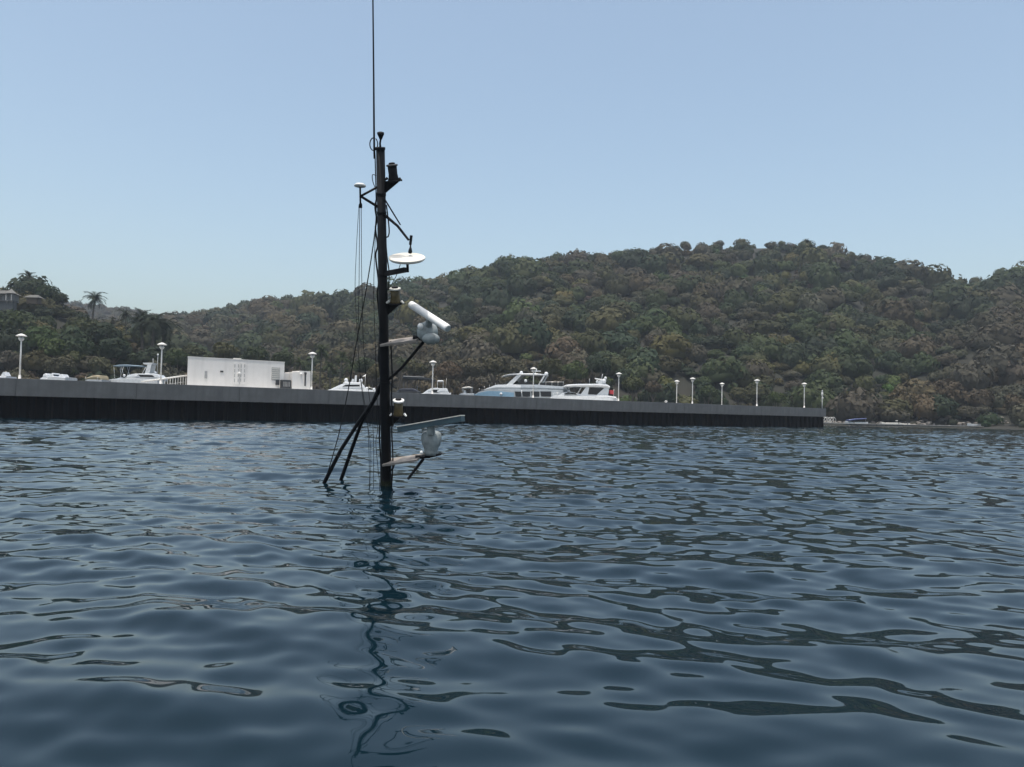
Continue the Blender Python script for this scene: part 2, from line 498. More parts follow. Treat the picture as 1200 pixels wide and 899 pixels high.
PAL = {
    'dark':   (0.030, 0.046, 0.026), 'green': (0.048, 0.066, 0.030), 'olive': (0.074, 0.076, 0.036),
    'grey':   (0.082, 0.077, 0.056), 'brown': (0.096, 0.080, 0.050), 'yellow': (0.115, 0.105, 0.042), 'bright': (0.062, 0.085, 0.032),
}
PAL = {k: (v[0] * 0.74, v[1] * 0.745, v[2] * 0.70) for k, v in PAL.items()}
def forest(name, trees, templates):
    Vs, Fs, Ts = [], [], []
    off = 0
    for (x, y, z, rx, rz, c) in trees:
        V, Fc, tone = templates[random.randrange(len(templates))]
        a = random.uniform(0, 6.28); ca, sa = math.cos(a), math.sin(a)
        W = np.empty_like(V)
        W[:, 0] = (V[:, 0] * ca - V[:, 1] * sa) * rx + x
        W[:, 1] = (V[:, 0] * sa + V[:, 1] * ca) * rx + y
        W[:, 2] = V[:, 2] * rz + z
        Vs.append(W); Fs.append(Fc + off); off += len(V)
        Ts.append(tone[:, None] * np.array(c)[None, :])
    return np_mesh(name, np.concatenate(Vs), np.concatenate(Fs), np.concatenate(Ts))

def build_forest():
    near_t = [crown_template(s, 400, 0.1, jit=0.16) for s in range(100, 110)]
    mid_t = [crown_template(s, 340, 0.108, lobes=8, jit=0.14) for s in range(110, 120)]
    far_t = [crown_template(s, 140, 0.16, lobes=6, jit=0.14) for s in range(120, 126)]
    g = np.random.default_rng(21)
    us = np.linspace(-120, 1320, 290); Ys = np.linspace(150, 800, 326)
    U, YY = np.meshgrid(us, Ys, indexing='ij')
    Z, _, _ = terrain(U, YY)
    el = (Z - CAM_H) / YY
    run = np.maximum.accumulate(el, axis=1)
    near, mid, far, under = [], [], [], []
    Xs, Yc, St = [], [], []
    Y = 152.0
    while Y < 790:
        step = min(5.2 + Y * 0.0097, 9.4)
        xs = np.arange(-0.79 * Y, 0.79 * Y, step)
        Xs.append(xs + g.uniform(-0.45, 0.45, len(xs)) * step); Yc.append(Y + g.uniform(-0.45, 0.45, len(xs)) * step); St.append(np.full(len(xs), step))
        Y += step * 0.85
    Xs, Yc, St = np.concatenate(Xs), np.concatenate(Yc), np.concatenate(St)
    Uc = 600 + F_PX * Xs / Yc
    k_ = (Uc > -110) & (Uc < 1310); Xs, Yc, St, Uc = Xs[k_], Yc[k_], St[k_], Uc[k_]
    Zc, Wc, Sc = terrain(Uc, Yc)
    N1 = value_noise(Xs / 38.0, Yc / 50.0, 77)
    IU = np.clip(np.searchsorted(us, Uc), 0, len(us) - 1); IY = np.clip(np.searchsorted(Ys, Yc) - 1, 0, len(Ys) - 1)
    RUN = run[IU, IY]
    for X_, Y_, u, z, w, n1, step, rn, sfr in zip(Xs, Yc, Uc, Zc, Wc, N1, St, RUN, Sc):
        w = int(w)
        if z < 0.5: continue
        rad = step * g.choice([0.32, 0.48, 0.66, 0.85, 1.05], p=[0.22, 0.30, 0.25, 0.16, 0.07])
        if (abs(u - 105) < 13 and 204 < Y_ < 245) or (abs(u - 177) < 20 and 182 < Y_ < 215): rad = min(rad, 1.7)
        if sfr > 0.88 and w == 0: rad = min(rad, g.uniform(2.2, 5.0))
        if Y_ > 480: rad = min(rad, 5.0)
        hgt = rad * g.uniform(0.65, 1.3)
        if (z + hgt + 3 - CAM_H) / Y_ < rn - 0.002: continue
        n2 = g.uniform()
        dry = {0: 0.30, 1: 0.85, 2: 0.20, 3: 0.68}[w]
        if w == 0 and z < 16 and 430 < u < 700: dry = 0.7
        if w == 0 and u < 420: dry = 0.45
        if w == 2 and z < 7: dry = 0.55
        if w == 3 and z < 9: dry = 0.8
        t = n1 * 0.55 + n2 * 0.45
        if t < dry * 0.9: c = PAL['brown'] if g.uniform() < 0.45 else PAL['grey']
        else:
            c = PAL[g.choice(['dark', 'green', 'olive', 'grey', 'bright', 'yellow'], p=[0.27, 0.25, 0.25, 0.14, 0.06, 0.03])]
        br = g.uniform(0.72, 1.28) * (0.82 + 0.36 * n1)
        c = tuple(k * br * g.uniform(0.93, 1.07) for k in c)
        rec = (X_, Y_, z + hgt * 0.2 + g.uniform(0, 1.5), rad, hgt, c)
        (near if Y_ < 290 else mid if Y_ < 460 else far).append(rec)
        if Y_ < 460:                                       # undergrowth between the crowns
            for _ in range(1):
                xs_, ys_ = X_ + g.uniform(-0.75, 0.75) * step, Y_ - g.uniform(0.1, 0.9) * step
                rs_ = step * g.uniform(0.2, 0.38)
                under.append((xs_, ys_, rs_, tuple(k * g.uniform(0.75, 1.2) for k in c)))
    ux, uy = np.array([q[0] for q in under]), np.array([q[1] for q in under])
    uz, _, _ = terrain(600 + F_PX * ux / uy, uy)
    far_u = [(q[0], q[1], z_ + q[2] * 0.2, q[2], q[2] * 0.9, q[3]) for q, z_ in zip(under, uz) if z_ > 0.35]
    bush_t = [crown_template(s, 90, 0.2, lobes=5, jit=0.25) for s in range(130, 136)]
    # one wood: the three distances are joined into one mass
    meA = forest('a', near, near_t); meB = forest('b', mid, mid_t); meC = forest('c', far, far_t); meD = forest('d', far_u, bush_t)
    Vs, Fs, Ts, off = [], [], [], 0
    for me in (meA, meB, meC, meD):
        n = len(me.vertices); v = np.empty(n * 3, np.float32); me.vertices.foreach_get('co', v)
        f = np.empty(len(me.loops), np.int32); me.loops.foreach_get('vertex_index', f)
        t = np.empty(n * 4, np.float32); me.attributes['tint'].data.foreach_get('color', t)
        Vs.append(v.reshape(-1, 3)); Fs.append(f.reshape(-1, 3) + off); Ts.append(t.reshape(-1, 4)[:, :3]); off += n
        bpy.data.meshes.remove(me)
    o = obj('hillside_forest', np_mesh('hillside_forest', np.concatenate(Vs), np.concatenate(Fs), np.concatenate(Ts)), FOL)
    tag(o, 'dense dry tropical woodland of olive and brown crowns covering the hills', 'forest', kind='stuff')
build_forest()

# ------------------------------------------------------------------ pier
PA, PB = Vector((-40.77, 64.08, 0)), Vector((52.84, 135.48, 0))
PE = (PB - PA).normalized()                            # along the pier, to the right
PN = Vector((PE.y, -PE.x, 0))                          # out of its face, towards us
PANG = math.atan2(PE.y, PE.x)
DECK = 3.2
def on_pier(px, setback, z=DECK):
    """point on the pier at that height whose picture column is px"""
    lo, hi = -30.0, 140.0
    for _ in range(50):
        mid = (lo + hi) / 2
        P = PA + PE * mid - PN * setback + Vector((0, 0, z))
        if proj(P)[0] < px: lo = mid
        else: hi = mid
    return P
def build_pier():
    Lr = (PB - PA).length; L0 = -26.0; W = 13.0
    root = thing('pier', 'long grey concrete pier with a black sheet piled face across the water', 'pier', PA, PANG)
    # local frame: x along the pier, y away from us
    MB().box(((L0 + Lr) / 2, W / 2 + 0.3, 0.6), (Lr - L0 - 0.6, W - 0.6, 4.6)).build('core', pilemat, root)  # unseen dark fill, added so no light leaks through the pier
    MB().box(((L0 + Lr) / 2, W / 2 + 0.2, 3.05), (Lr - L0 - 0.3, W - 0.5, 0.22)).build('deck_slab', deckmat, root)
    nb = 16; seg = (Lr - L0) / nb
    me = MB().cham((0, 0, 0), (seg - 0.012, 0.62, 1.42), 0.015).mesh('cap_block')
    for i in range(nb):
        o = obj('cap_block', me, concrete, root); o.location = (L0 + seg * (i + 0.5), -0.02 + random.uniform(-0.012, 0.012), 2.49 + random.uniform(-0.008, 0.008))
    me2 = MB().cham((0, 0, 0), (W / 2 - 0.03, 0.62, 1.42), 0.035).mesh('cap_block')
    for i in range(2):
        o = obj('cap_block', me2, concrete, root); o.location = (Lr + 0.02, 0.33 + W / 4 + i * W / 2, 2.49); o.rotation_euler.z = math.pi / 2
    # Z-section sheet piles, one by one
    w = 1.2
    def pile_mesh():
        prof = [(-0.6, 0.0), (-0.42, 0.0), (-0.26, 0.3), (0.26, 0.3), (0.42, 0.0), (0.6, 0.0)]
        b = MB(); vs = []; fs = []
        for (x, y) in prof: vs += [(x, y, -2.0), (x, y, 1.8)]
        for (x, y) in prof: vs += [(x, y + 0.03, -2.0), (x, y + 0.03, 1.8)]
        for i in range(5):
            fs.append((2 * i, 2 * i + 2, 2 * i + 3, 2 * i + 1)); fs.append((12 + 2 * i, 12 + 2 * i + 1, 12 + 2 * i + 3, 12 + 2 * i + 2))
        b.add(vs, fs); b.box((0.6, 0.0, -0.1), (0.07, 0.09, 3.8))
        return b.mesh('sheet_pile')
    pm = pile_mesh()
    n = int((Lr - L0 - 0.4) / w)
    for i in range(n):
        o = obj('sheet_pile', pm, pilemat, root); o.location = (Lr - 0.35 - w * (i + 0.5), 0.02 + random.uniform(-0.02, 0.02), 0)
    for i in range(int(W / w)):
        o = obj('sheet_pile', pm, pilemat, root); o.location = (Lr - 0.05, 0.4 + w * (i + 0.5), 0); o.rotation_euler.z = math.pi / 2
    return root
build_pier()

# ------------------------------------------------------------------ lamp posts
def build_lamp():
    t = thing('lamp_post', 'x', 'lamp post')
    MB().lathe((0, 0, 0), (0, 0, 1), [(0, 0.17), (0.06, 0.17), (0.08, 0.10), (0.30, 0.085), (0.34, 0.06)], 12).build('base', lampw, t, True)
    MB().tube([(0, 0, 0.3), (0, 0, 2.86)], [0.058, 0.05], 10).build('pole', lampw, t, True)
    MB().lathe((0, 0, 2.84), (0, 0, 1), [(0, 0.055), (0.05, 0.13), (0.16, 0.19), (0.20, 0.20), (0.22, 0.17)], 16).build('lamp_cup', lampw, t, True)
    MB().lathe((0, 0, 3.05), (0, 0, 1), [(0, 0.15), (0.1, 0.17), (0.19, 0.16)], 16).build('lamp_glass', lampglass, t, True)
    c = MB().lathe((0, 0, 3.20), (0, 0, 1), [(0, 0.36), (0.025, 0.375), (0.05, 0.35), (0.12, 0.24), (0.18, 0.10), (0.20, 0.03)], 20).build('lamp_cap', lampw, t, True)
    for k in range(3):
        a = k * 2.094 + 0.4
        MB().tube([(0.18 * math.cos(a), 0.18 * math.sin(a), 3.05), (0.24 * math.cos(a), 0.24 * math.sin(a), 3.21)], 0.012, 6).build('bracket', lampw, t)
    return t
def copy_tree(o, parent=None):
    c = o.copy(); col.objects.link(c); c.parent = parent
    for ch in [k for k in bpy.data.objects if k.parent == o]: copy_tree(ch, c)
    return c
LAMPS = [  # column, setback, row of its top, label
    (24, 1.6, 391, 'white lamp post at the far left of the pier, leftmost of all'),
    (189, 1.6, 401.5, 'white lamp post second from the left, just left of the white building'),
    (365.5, 1.6, 412.5, 'white lamp post just right of the small white annex'),
    (507, 1.6, 422.5, 'white lamp post just right of the mast, above the small domed boat'),
    (625, 1.6, 430.5, 'white lamp post standing in front of the large yacht with blue bow sheen'),
    (725, 1.6, 436.5, 'white lamp post just right of the flat roofed white yacht'),
    (793, 11.5, 445.5, 'short white lamp post, left one of the close pair beyond the yachts'),
    (811.5, 1.6, 442.5, 'taller white lamp post, right one of the close pair beyond the yachts'),
    (846, 11.5, 448.5, 'shortest white lamp post, standing alone third from the far pier end'),
    (887, 1.6, 444.5, 'tall white lamp post second from the far right end of the pier'),
    (942.5, 1.6, 448.5, 'white lamp post nearest the far right end of the pier'),
]
lamp0 = build_lamp()
for i, (px, sb, top, lab) in enumerate(LAMPS):
    o = lamp0 if i == 0 else copy_tree(lamp0)
    P = on_pier(px, sb, DECK)
    P = on_pier(px - (proj(P + Vector((0, 0, 1.7)))[0] - px), sb, DECK)
    P.z = 3.15
    hgt = at(px, top, P.y).z - P.z
    o.location = P; s_ = hgt / 3.40; o.scale = (max(s_, 1.0) * 1.0, max(s_, 1.0) * 1.0, s_)
    o.rotation_euler.z = random.uniform(0, 6)
    tag(o, lab, 'lamp post', 'lamp posts along the pier')
P = on_pier(963.5, 0.9)
t = thing('beacon_post', 'slim grey beacon post on the right hand corner of the pier', 'beacon', P + Vector((0, 0, -0.05)))
MB().tube([(0, 0, 0), (0, 0, 2.3)], 0.07, 10).build('pole', lampw, t, True)
MB().lathe((0, 0, 2.25), (0, 0, 1), [(0, 0.10), (0.05, 0.16), (0.5, 0.16), (0.55, 0.1)], 12).build('lantern_housing', lampw, t, True)
MB().lathe((0, 0, 2.8), (0, 0, 1), [(0, 0.09), (0.05, 0.12), (0.3, 0.12), (0.4, 0.04)], 12).build('lantern_glass', lampglass, t, True)
MB().box((0.0, -0.1, 1.9), (0.22, 0.16, 0.3)).build('control_box', lampw, t)

# ------------------------------------------------------------------ white pier building and its annex
def build_house():
    SB = 2.4
    A = on_pier(219, SB); B = on_pier(332.5, SB)
    Lb = (B - A).length
    zt = at(219, 418.3, A.y).z; zt2 = at(332, 425.0, B.y).z
    hh = (zt + zt2) / 2 - 3.15
    root = thing('pier_building', 'long low flat roofed white building standing on the pier', 'building', Vector((A.x, A.y, 3.15)), PANG)
    D = 3.0
    def plan(z0, z1, e):
        q = [(-e, -e), (Lb + e, -e), (Lb + e, D + e), (0.86 - e, D + e)]
        return MB().add([(x, y, z0) for x, y in q] + [(x, y, z1) for x, y in q], [(3, 2, 1, 0), (4, 5, 6, 7), (0, 1, 5, 4), (1, 2, 6, 5), (2, 3, 7, 6), (3, 0, 4, 7)])
    plan(0, hh, 0).build('wall', wallwhite, root)
    rf = plan(hh + 0.002, hh + 0.07, 0.03).build('roof', wallwhite, root)
    def loc(px, py):
        Q = on_pier(px, SB, 4.2); return (Q - A).dot(PE), at(px, py, Q.y).z - 3.15
    def panel(name, x0, y0, x1, y1, m_, th=0.05, parent=root, dy=0):
        a, zb = loc(x0, y1); b, ztp = loc(x1, y0)
        return MB().box(((a + b) / 2, -th / 2 + 0.004 - dy, (zb + ztp) / 2), (b - a, th, ztp - zb)).build(name, m_, parent)
    panel('vent', 239.8, 435, 242.6, 443.5, louvre)
    panel('slot', 257.8, 434.6, 261.4, 436.3, darkmetal)
    for x0, x1 in ((273.4, 280.2), (280.8, 287.4)):
        d = panel('door', x0, 425.5, x1, 450.5, wallwhite, 0.06)
        for k in range(2):
            xx = x0 + (x1 - x0) * (0.12 + 0.62 * k)
            for q in range(4):
                panel('louvre_slot', xx, 427 + q * 5.6, xx + 0.8, 430.8 + q * 5.6, louvre, 0.02, d, 0.055)
    a, z = loc(279.6, 437.6)
    MB().ball((a, -0.14, z), 0.15, 0.13, 0.15).build('wall_lamp', radarw, root, True)
    panel('louvre_panel', 318, 431, 327.6, 445.5, louvre, 0.05)
    for q in range(6):
        panel('louvre_slat', 318.3, 432 + q * 2.3, 327.3, 432.8 + q * 2.3, lenspale, 0.03, root, 0.05)
    panel('cable_box', 323, 445.3, 326.5, 451.2, darkmetal, 0.22)
    a, z = loc(266, 420)
    MB().box((a, 0.3, hh + 0.08), (0.32, 0.3, 0.14)).build('roof_vent', darkmetal, rf)
    a, z = loc(279, 420)
    MB().box((a, 0.4, hh + 0.10), (0.7, 0.3, 0.16)).build('roof_fan', lenspale, rf)
    # generator
    G = on_pier(330.3, 1.9); G2 = on_pier(341, 1.9); lg = (G2 - G).length; hg = at(335, 445, G.y).z - 3.15
    g = thing('generator', 'dark boxy generator between white building and annex', 'generator', Vector((G.x, G.y, 3.15)), PANG)
    MB().cham((lg / 2, 0.4, hg / 2), (lg, 0.8, hg), 0.04).build('housing', darkmetal, g)
    for k in range(5):
        MB().box((lg * (0.2 + 0.15 * k), -0.012, hg * 0.55), (0.05, 0.02, hg * 0.5)).build('grille_slat', louvre, g)
    # annex
    A2 = on_pier(342, 2.0); B2 = on_pier(363.5, 2.0); l2 = (B2 - A2).length; h2 = at(352, 434.3, A2.y).z - 3.15
    x = thing('annex', 'small white cubic annex with stepped roof beside the third lamp post', 'building', Vector((A2.x, A2.y, 3.15)), PANG)
    MB().box((l2 / 2, 1.0, h2 * 0.46), (l2, 2.0, h2 * 0.92)).build('wall', wallwhite, x)
    MB().box((l2 * 0.69, 1.0, h2 * 0.96), (l2 * 0.60, 1.98, h2 * 0.08)).build('roof_step', wallwhite, x)
    MB().box((-0.30, 1.3, h2 * 0.62), (0.58, 1.0, h2 * 0.48)).build('side_tank', wallwhite, x)
    MB().ball((l2 * 0.47, -0.1, h2 * 0.84), 0.16, 0.12, 0.13).build('wall_lamp', radarw, x, True)
    MB().box((l2 * 0.70, -0.03, h2 * 0.55), (0.13, 0.07, h2 * 0.66)).build('conduit', darkmetal, x)
    MB().box((l2 * 0.70, -0.07, h2 * 0.88), (0.2, 0.12, 0.2)).build('junction_box', darkmetal, x)
build_house()

# sloping white gangway rail to the left of the building
def build_ramp():
    a = on_pier(168, 3.2); b = on_pier(218.5, 3.2)
    L = (b - a).length
    zl, zr = at(168, 447.2, a.y).z - 3.15, at(218.5, 440.2, b.y).z - 3.15
    t = thing('boarding_ramp', 'sloping white boarding ramp rail leading up to the white building', 'ramp', Vector((a.x, a.y, 3.15)), PANG)
    for y in (0, 0.9):
        n = MB().tube([(0, y, zl), (L, y, zr)], 0.075, 8).build('handrail', lampw, t, True)
    for k in range(8):
        f = 0.12 + 0.86 * k / 7
        for y in (0, 0.9):
            MB().tube([(L * f, y, 0), (L * f, y, zl + (zr - zl) * f - 0.03)], 0.03, 6).build('post', lampw, t)
    ang = math.atan2(zr - zl, L)
    MB().box((L * 0.55, 0.45, max(0.08, (zl + zr) / 2 - 0.55)), (L * 0.85, 0.8, 0.06), mat=Matrix.Rotation(-ang, 3, 'Y')).build('walkway', dockmat, t)
build_ramp()

# ------------------------------------------------------------------ boats behind the pier
class Boat:
    """a boat surveyed from the photograph: columns and rows become metres at its own distance"""
    def __init__(self, name, label, cat, pxc, Y, rz=0.0, group=None):
        self.c, self.Y = pxc, Y
        self.s = Y / F_PX
        o = at(pxc, 470, Y)
        self.root = thing(name, label, cat, (o.x, Y, 0), rz, group)
    def X(self, px): return (px - self.c) * self.s
    def Z(self, px, py): return at(px, py, self.Y).z
    def P(self, px, py, y=0.0): return (self.X(px), y, self.Z(px, py))
    def body(self, name, m_, top, zb, w, bow=0.0, stern=0.0, n=18, parent=None, crown=0.06, flare=0.8, under=None):
        """lofted shell: top line in photograph points, floor at zb, half width w, tapering over bow and stern fractions"""
        xs = np.linspace(top[0][0], top[-1][0], n)
        secs = []
        for px in xs:
            f = (px - xs[0]) / (xs[-1] - xs[0])
            k = 1.0
            if bow and f < bow: k = max(0.04, math.sin(math.pi / 2 * (f / bow)) ** 0.8)
            if stern and f > 1 - stern: k = max(0.3, math.sin(math.pi / 2 * ((1 - f) / stern)) ** 0.5)
            zt = self.Z(px, float(np.interp(px, *zip(*top)))); ww = w * k
            zbx = zb if under is None else self.Z(px, float(np.interp(px, *zip(*under))))
            zt = max(zt, zbx + 0.03); hgt = zt - zbx
            x = self.X(px)
            secs.append([(x, -ww * flare, zbx), (x, -ww, zbx + hgt * 0.55), (x, -ww * 0.97, zt - min(crown, hgt * 0.3)), (x, -ww * 0.8, zt), (x, ww * 0.8, zt),
                         (x, ww * 0.97, zt - min(crown, hgt * 0.3)), (x, ww, zbx + hgt * 0.55), (x, ww * flare, zbx)])
        return MB().loft(secs).build(name, m_, parent or self.root, False)
    def plate(self, name, m_, poly, y0, y1, parent=None):
        """side outline given in photograph points, from y0 to y1 across the boat"""
        n = len(poly)
        vs = [self.P(a, b, y0) for a, b in poly] + [self.P(a, b, y1) for a, b in poly]
        fs = [tuple(range(n)), tuple(range(2 * n - 1, n - 1, -1))] + [(i, i + n, (i + 1) % n + n, (i + 1) % n) for i in range(n)]
        return MB().add(vs, fs).build(name, m_, parent or self.root)
    def bar(self, name, m_, pts, y, r=0.03, parent=None):
        return MB().tube([self.P(a, b, y) for a, b in pts], r, 6).build(name, m_, parent or self.root, True)
    def dome(self, name, px, py, r, y=0, m_=None, parent=None):
        c = self.P(px, py, y)
        return MB().ball(c, r, r, r * 1.05).build(name, m_ or whitegel, parent or self.root, True)

def big_yacht():
    b = Boat('motor_yacht', 'large sleek yacht with raked arch and blue sheen on its bow behind the pier', 'yacht', 612, 116, R(-9))
    b.body('hull', greygel, [(554, 463), (560, 459.5), (575, 456.5), (600, 456.5), (640, 457), (668, 458)], 0.0, 2.4, bow=0.45, stern=0.1, flare=0.7)  # white hull side in shade, the shade put in as grey
    b.body('foredeck', whitegel, [(562, 459), (570, 455.5), (582, 451.4), (600, 450.5), (612, 451.5)], b.Z(600, 458), 1.75, bow=0.5)
    b.body('bow_sheen', sheenblue, [(553.8, 463.6), (560, 460.6), (572, 458.4), (588, 458.9), (605, 460.6)], b.Z(575, 476), 2.44, bow=1.0, flare=0.9, crown=0.02)  # blue sheen of the lower bow, painted as its own shell
    b.body('cabin', greygel, [(598, 451.5), (610, 451), (634, 451.5), (662, 453.5), (666, 455)], b.Z(630, 459), 1.95, bow=0.3)  # white cabin, its shaded tone painted in grey
    for x0, x1 in ((606, 613.5), (614.5, 624), (625, 634.5), (635.5, 648)):
        b.plate('side_window', darkglass, [(x0, 459.4), (x1, 459.6), (x1, 465.5), (x0 + 1.2, 465.3)], -2.50, -2.36)
    b.plate('windscreen', darkglass, [(588, 450.8), (597, 447.3), (607, 447.0), (603, 451.5)], -1.45, 1.45)
    b.plate('upper_windscreen', darkglass, [(603, 451.8), (613, 444.5), (615, 444.6), (628, 450.3), (628, 451.8)], -1.3, 1.3)
    for y in (-1.55, 1.40):
        b.plate('arch_leg', whitegel, [(594, 452.2), (601, 452.2), (614, 438.5), (608.5, 438.8)], y, y + 0.15)
        b.plate('rear_strut', whitegel, [(631.5, 452.4), (633.5, 452.4), (640.5, 440), (638.5, 440)], y, y + 0.12)
    b.body('hardtop', whitegel, [(587, 441.3), (592, 439.9), (600, 438.7), (612, 438.2), (630, 438.4), (641, 439.8)], 0, 1.7, bow=0.15, under=[(587, 441.9), (600, 440.1), (612, 440.3), (641, 440.8)])
    b.dome('satellite_dome', 610.2, 437, 0.26); b.dome('satellite_dome', 639, 438.2, 0.30, 0.7); b.dome('searchlight', 617.3, 446.8, 0.22, -1.5)
    b.bar('radar_mast', whitegel, [(626, 438.5), (628, 432.5)], 0.3, 0.06); b.plate('radar_bar', whitegel, [(622, 434.4), (633, 434.6), (633, 435.5), (622, 435.3)], 0.1, 0.4)
    b.plate('flybridge_screen', darkglass, [(634, 449.2), (661, 449.8), (664, 453.8), (634, 452.6)], -1.7, -1.66)
    for x in (634, 641, 648, 655, 661):
        b.bar('rail_post', steel, [(x, 453), (x, 448)], -1.68, 0.025)
    b.bar('rail', steel, [(633, 448), (661.5, 448.6)], -1.68, 0.03)
    for x in (562, 568, 574, 581): b.bar('bow_rail_post', steel, [(x, 458 - (x - 562) * 0.32), (x, 455 - (x - 562) * 0.32)], -1.0, 0.02)
    b.dome('fender', 590, 462.2, 0.2, -2.45); b.bar('window_mullion', whitegel, [(614, 458), (614, 465)], -2.5, 0.05)
    for z in (0.35,): b.body('boot_stripe', darkmetal, [(560, 478), (664, 478)], 0.1, 2.25, bow=0.4, flare=0.8, under=[(560, 481), (664, 481)])
big_yacht()

def flat_yacht():
    b = Boat('flybridge_yacht', 'white yacht with long flat hardtop and radar mast, right of the large yacht', 'yacht', 686, 112, R(-6))
    b.body('hull', whitegel, [(645, 465.2), (650, 463.6), (665, 463.8), (700, 465.0), (723, 466.8)], 0.0, 1.9, bow=0.4, stern=0.1, flare=0.72)
    b.body('cabin', whitegel, [(654, 463.5), (660, 460.2), (667, 459.0), (674, 460.6), (680, 462), (712, 463.5)], b.Z(680, 466), 1.35, bow=0.35)
    b.plate('windscreen', darkglass, [(661, 461.8), (666, 459.8), (675, 461.2), (676, 462.9)], -1.40, 1.40)
    b.body('hardtop', whitegel, [(658, 453.4), (664, 451.2), (675, 450.4), (700, 450.3), (711, 451.2), (714, 453)], 0, 1.7, bow=0.12, under=[(658, 453.9), (675, 453.6), (700, 454.2), (714, 455.3)])
    for y in (-1.3, 1.2):
        b.plate('wing_panel', whitegel, [(679.5, 464), (688.5, 464), (690.5, 454), (686.5, 454)], y, y + 0.1)
        b.bar('front_post', steel, [(676, 463), (681, 454)], y, 0.05)
        b.plate('aft_strut', whitegel, [(697, 465), (712, 465.2), (713.5, 453.5), (709.5, 453.5)], y, y + 0.12)
    b.plate('saloon_window', darkglass, [(689.5, 455), (708, 455), (700, 463.5), (689, 463.5)], -1.05, 1.05)
    b.body('cockpit_coaming', whitegel, [(700, 463.4), (712, 463.8), (721.5, 465.4)], b.Z(712, 468), 1.75)
    b.plate('radar_post', whitegel, [(700, 450.8), (710, 450.8), (708, 445.8), (702, 445.8)], -0.35, 0.35)
    b.plate('radar_bar', radarw, [(696.5, 443), (705, 444.4), (705, 445.8), (696.5, 444.4)], -0.2, 0.1)
    b.dome('satellite_dome', 707, 447, 0.33, -0.4); b.dome('satellite_dome', 699.5, 447.5, 0.22, 0.4); b.dome('satellite_dome', 709, 443.2, 0.2, 0.2)
    b.bar('antenna', whitegel, [(704, 446), (705.5, 438.5)], 0, 0.03); b.bar('antenna', whitegel, [(690, 451), (690.5, 443.5)], 0.5, 0.02)
    b.plate('ensign', red, [(713.5, 457.2), (718.5, 457.8), (718.5, 462.4), (714, 462)], -0.55, -0.53)
    b.bar('flag_staff', steel, [(718.7, 465), (718.9, 456.5)], -0.54, 0.02)
    b.bar('bow_rail', steel, [(648, 461), (658, 460)], -0.9, 0.025)
    for x in (648.5, 653.5): b.bar('bow_rail_post', steel, [(x, 464), (x, 461)], -0.9, 0.02)
flat_yacht()

def sport_boat():
    b = Boat('sport_cruiser', 'white sport boat with radar arch and pale blue sun canopy', 'boat', 162, 88, R(8))
    b.body('hull', whitegel, [(128, 445.5), (140, 444.4), (160, 444), (190, 445)], 0.0, 1.5, bow=0.3, stern=0.1, flare=0.72)
    b.body('cabin', whitegel, [(136, 444.6), (145, 442.2), (152, 439.9), (161, 438.2), (180, 438.0), (187, 439.5), (190, 443)], b.Z(165, 446), 1.15, bow=0.4)
    b.plate('side_window', darkglass, [(164.5, 439.6), (180, 440.0), (183, 442.4), (167, 442.2)], -1.19, -1.10)
    b.plate('windscreen', darkglass, [(145, 442.3), (152, 440.1), (156, 441.2), (149, 443.1)], -1.05, 1.05)
    for y in (-0.85, 0.75):
        b.plate('arch_leg', whitegel, [(170.5, 439), (175.5, 439), (178, 427), (173.5, 427)], y, y + 0.1)
        b.bar('arch_brace', whitegel, [(167.5, 439), (171.5, 431)], y, 0.03)
    b.plate('arch_top', whitegel, [(168, 425.6), (179, 425.5), (178, 427.5), (169.5, 427.5)], -0.85, 0.85)
    b.body('canopy', bimini, [(136, 429.3), (142, 428.2), (152, 428.0), (169, 429.2)], 0, 1.1, under=[(136, 429.9), (152, 429.5), (169, 430.4)])
    for (x0, x1) in ((137, 138.5), (148, 144.5), (145, 149)):
        for y in (-1.0, 1.0): b.bar('canopy_pole', steel, [(x0, 429.5), (x1, 443.5)], y, 0.025)
    b.dome('spotlight', 149, 440.8, 0.15, -1.0); b.dome('spotlight', 163, 441, 0.14, -1.18); b.dome('satellite_dome', 178.5, 437, 0.22, 0.2)
    b.bar('antenna', whitegel, [(180.6, 438), (180.4, 415)], 0.5, 0.02); b.dome('antenna_tip', 180.4, 415, 0.10, 0.5); b.bar('antenna', whitegel, [(177, 426), (176.6, 420)], 0, 0.025)
sport_boat()

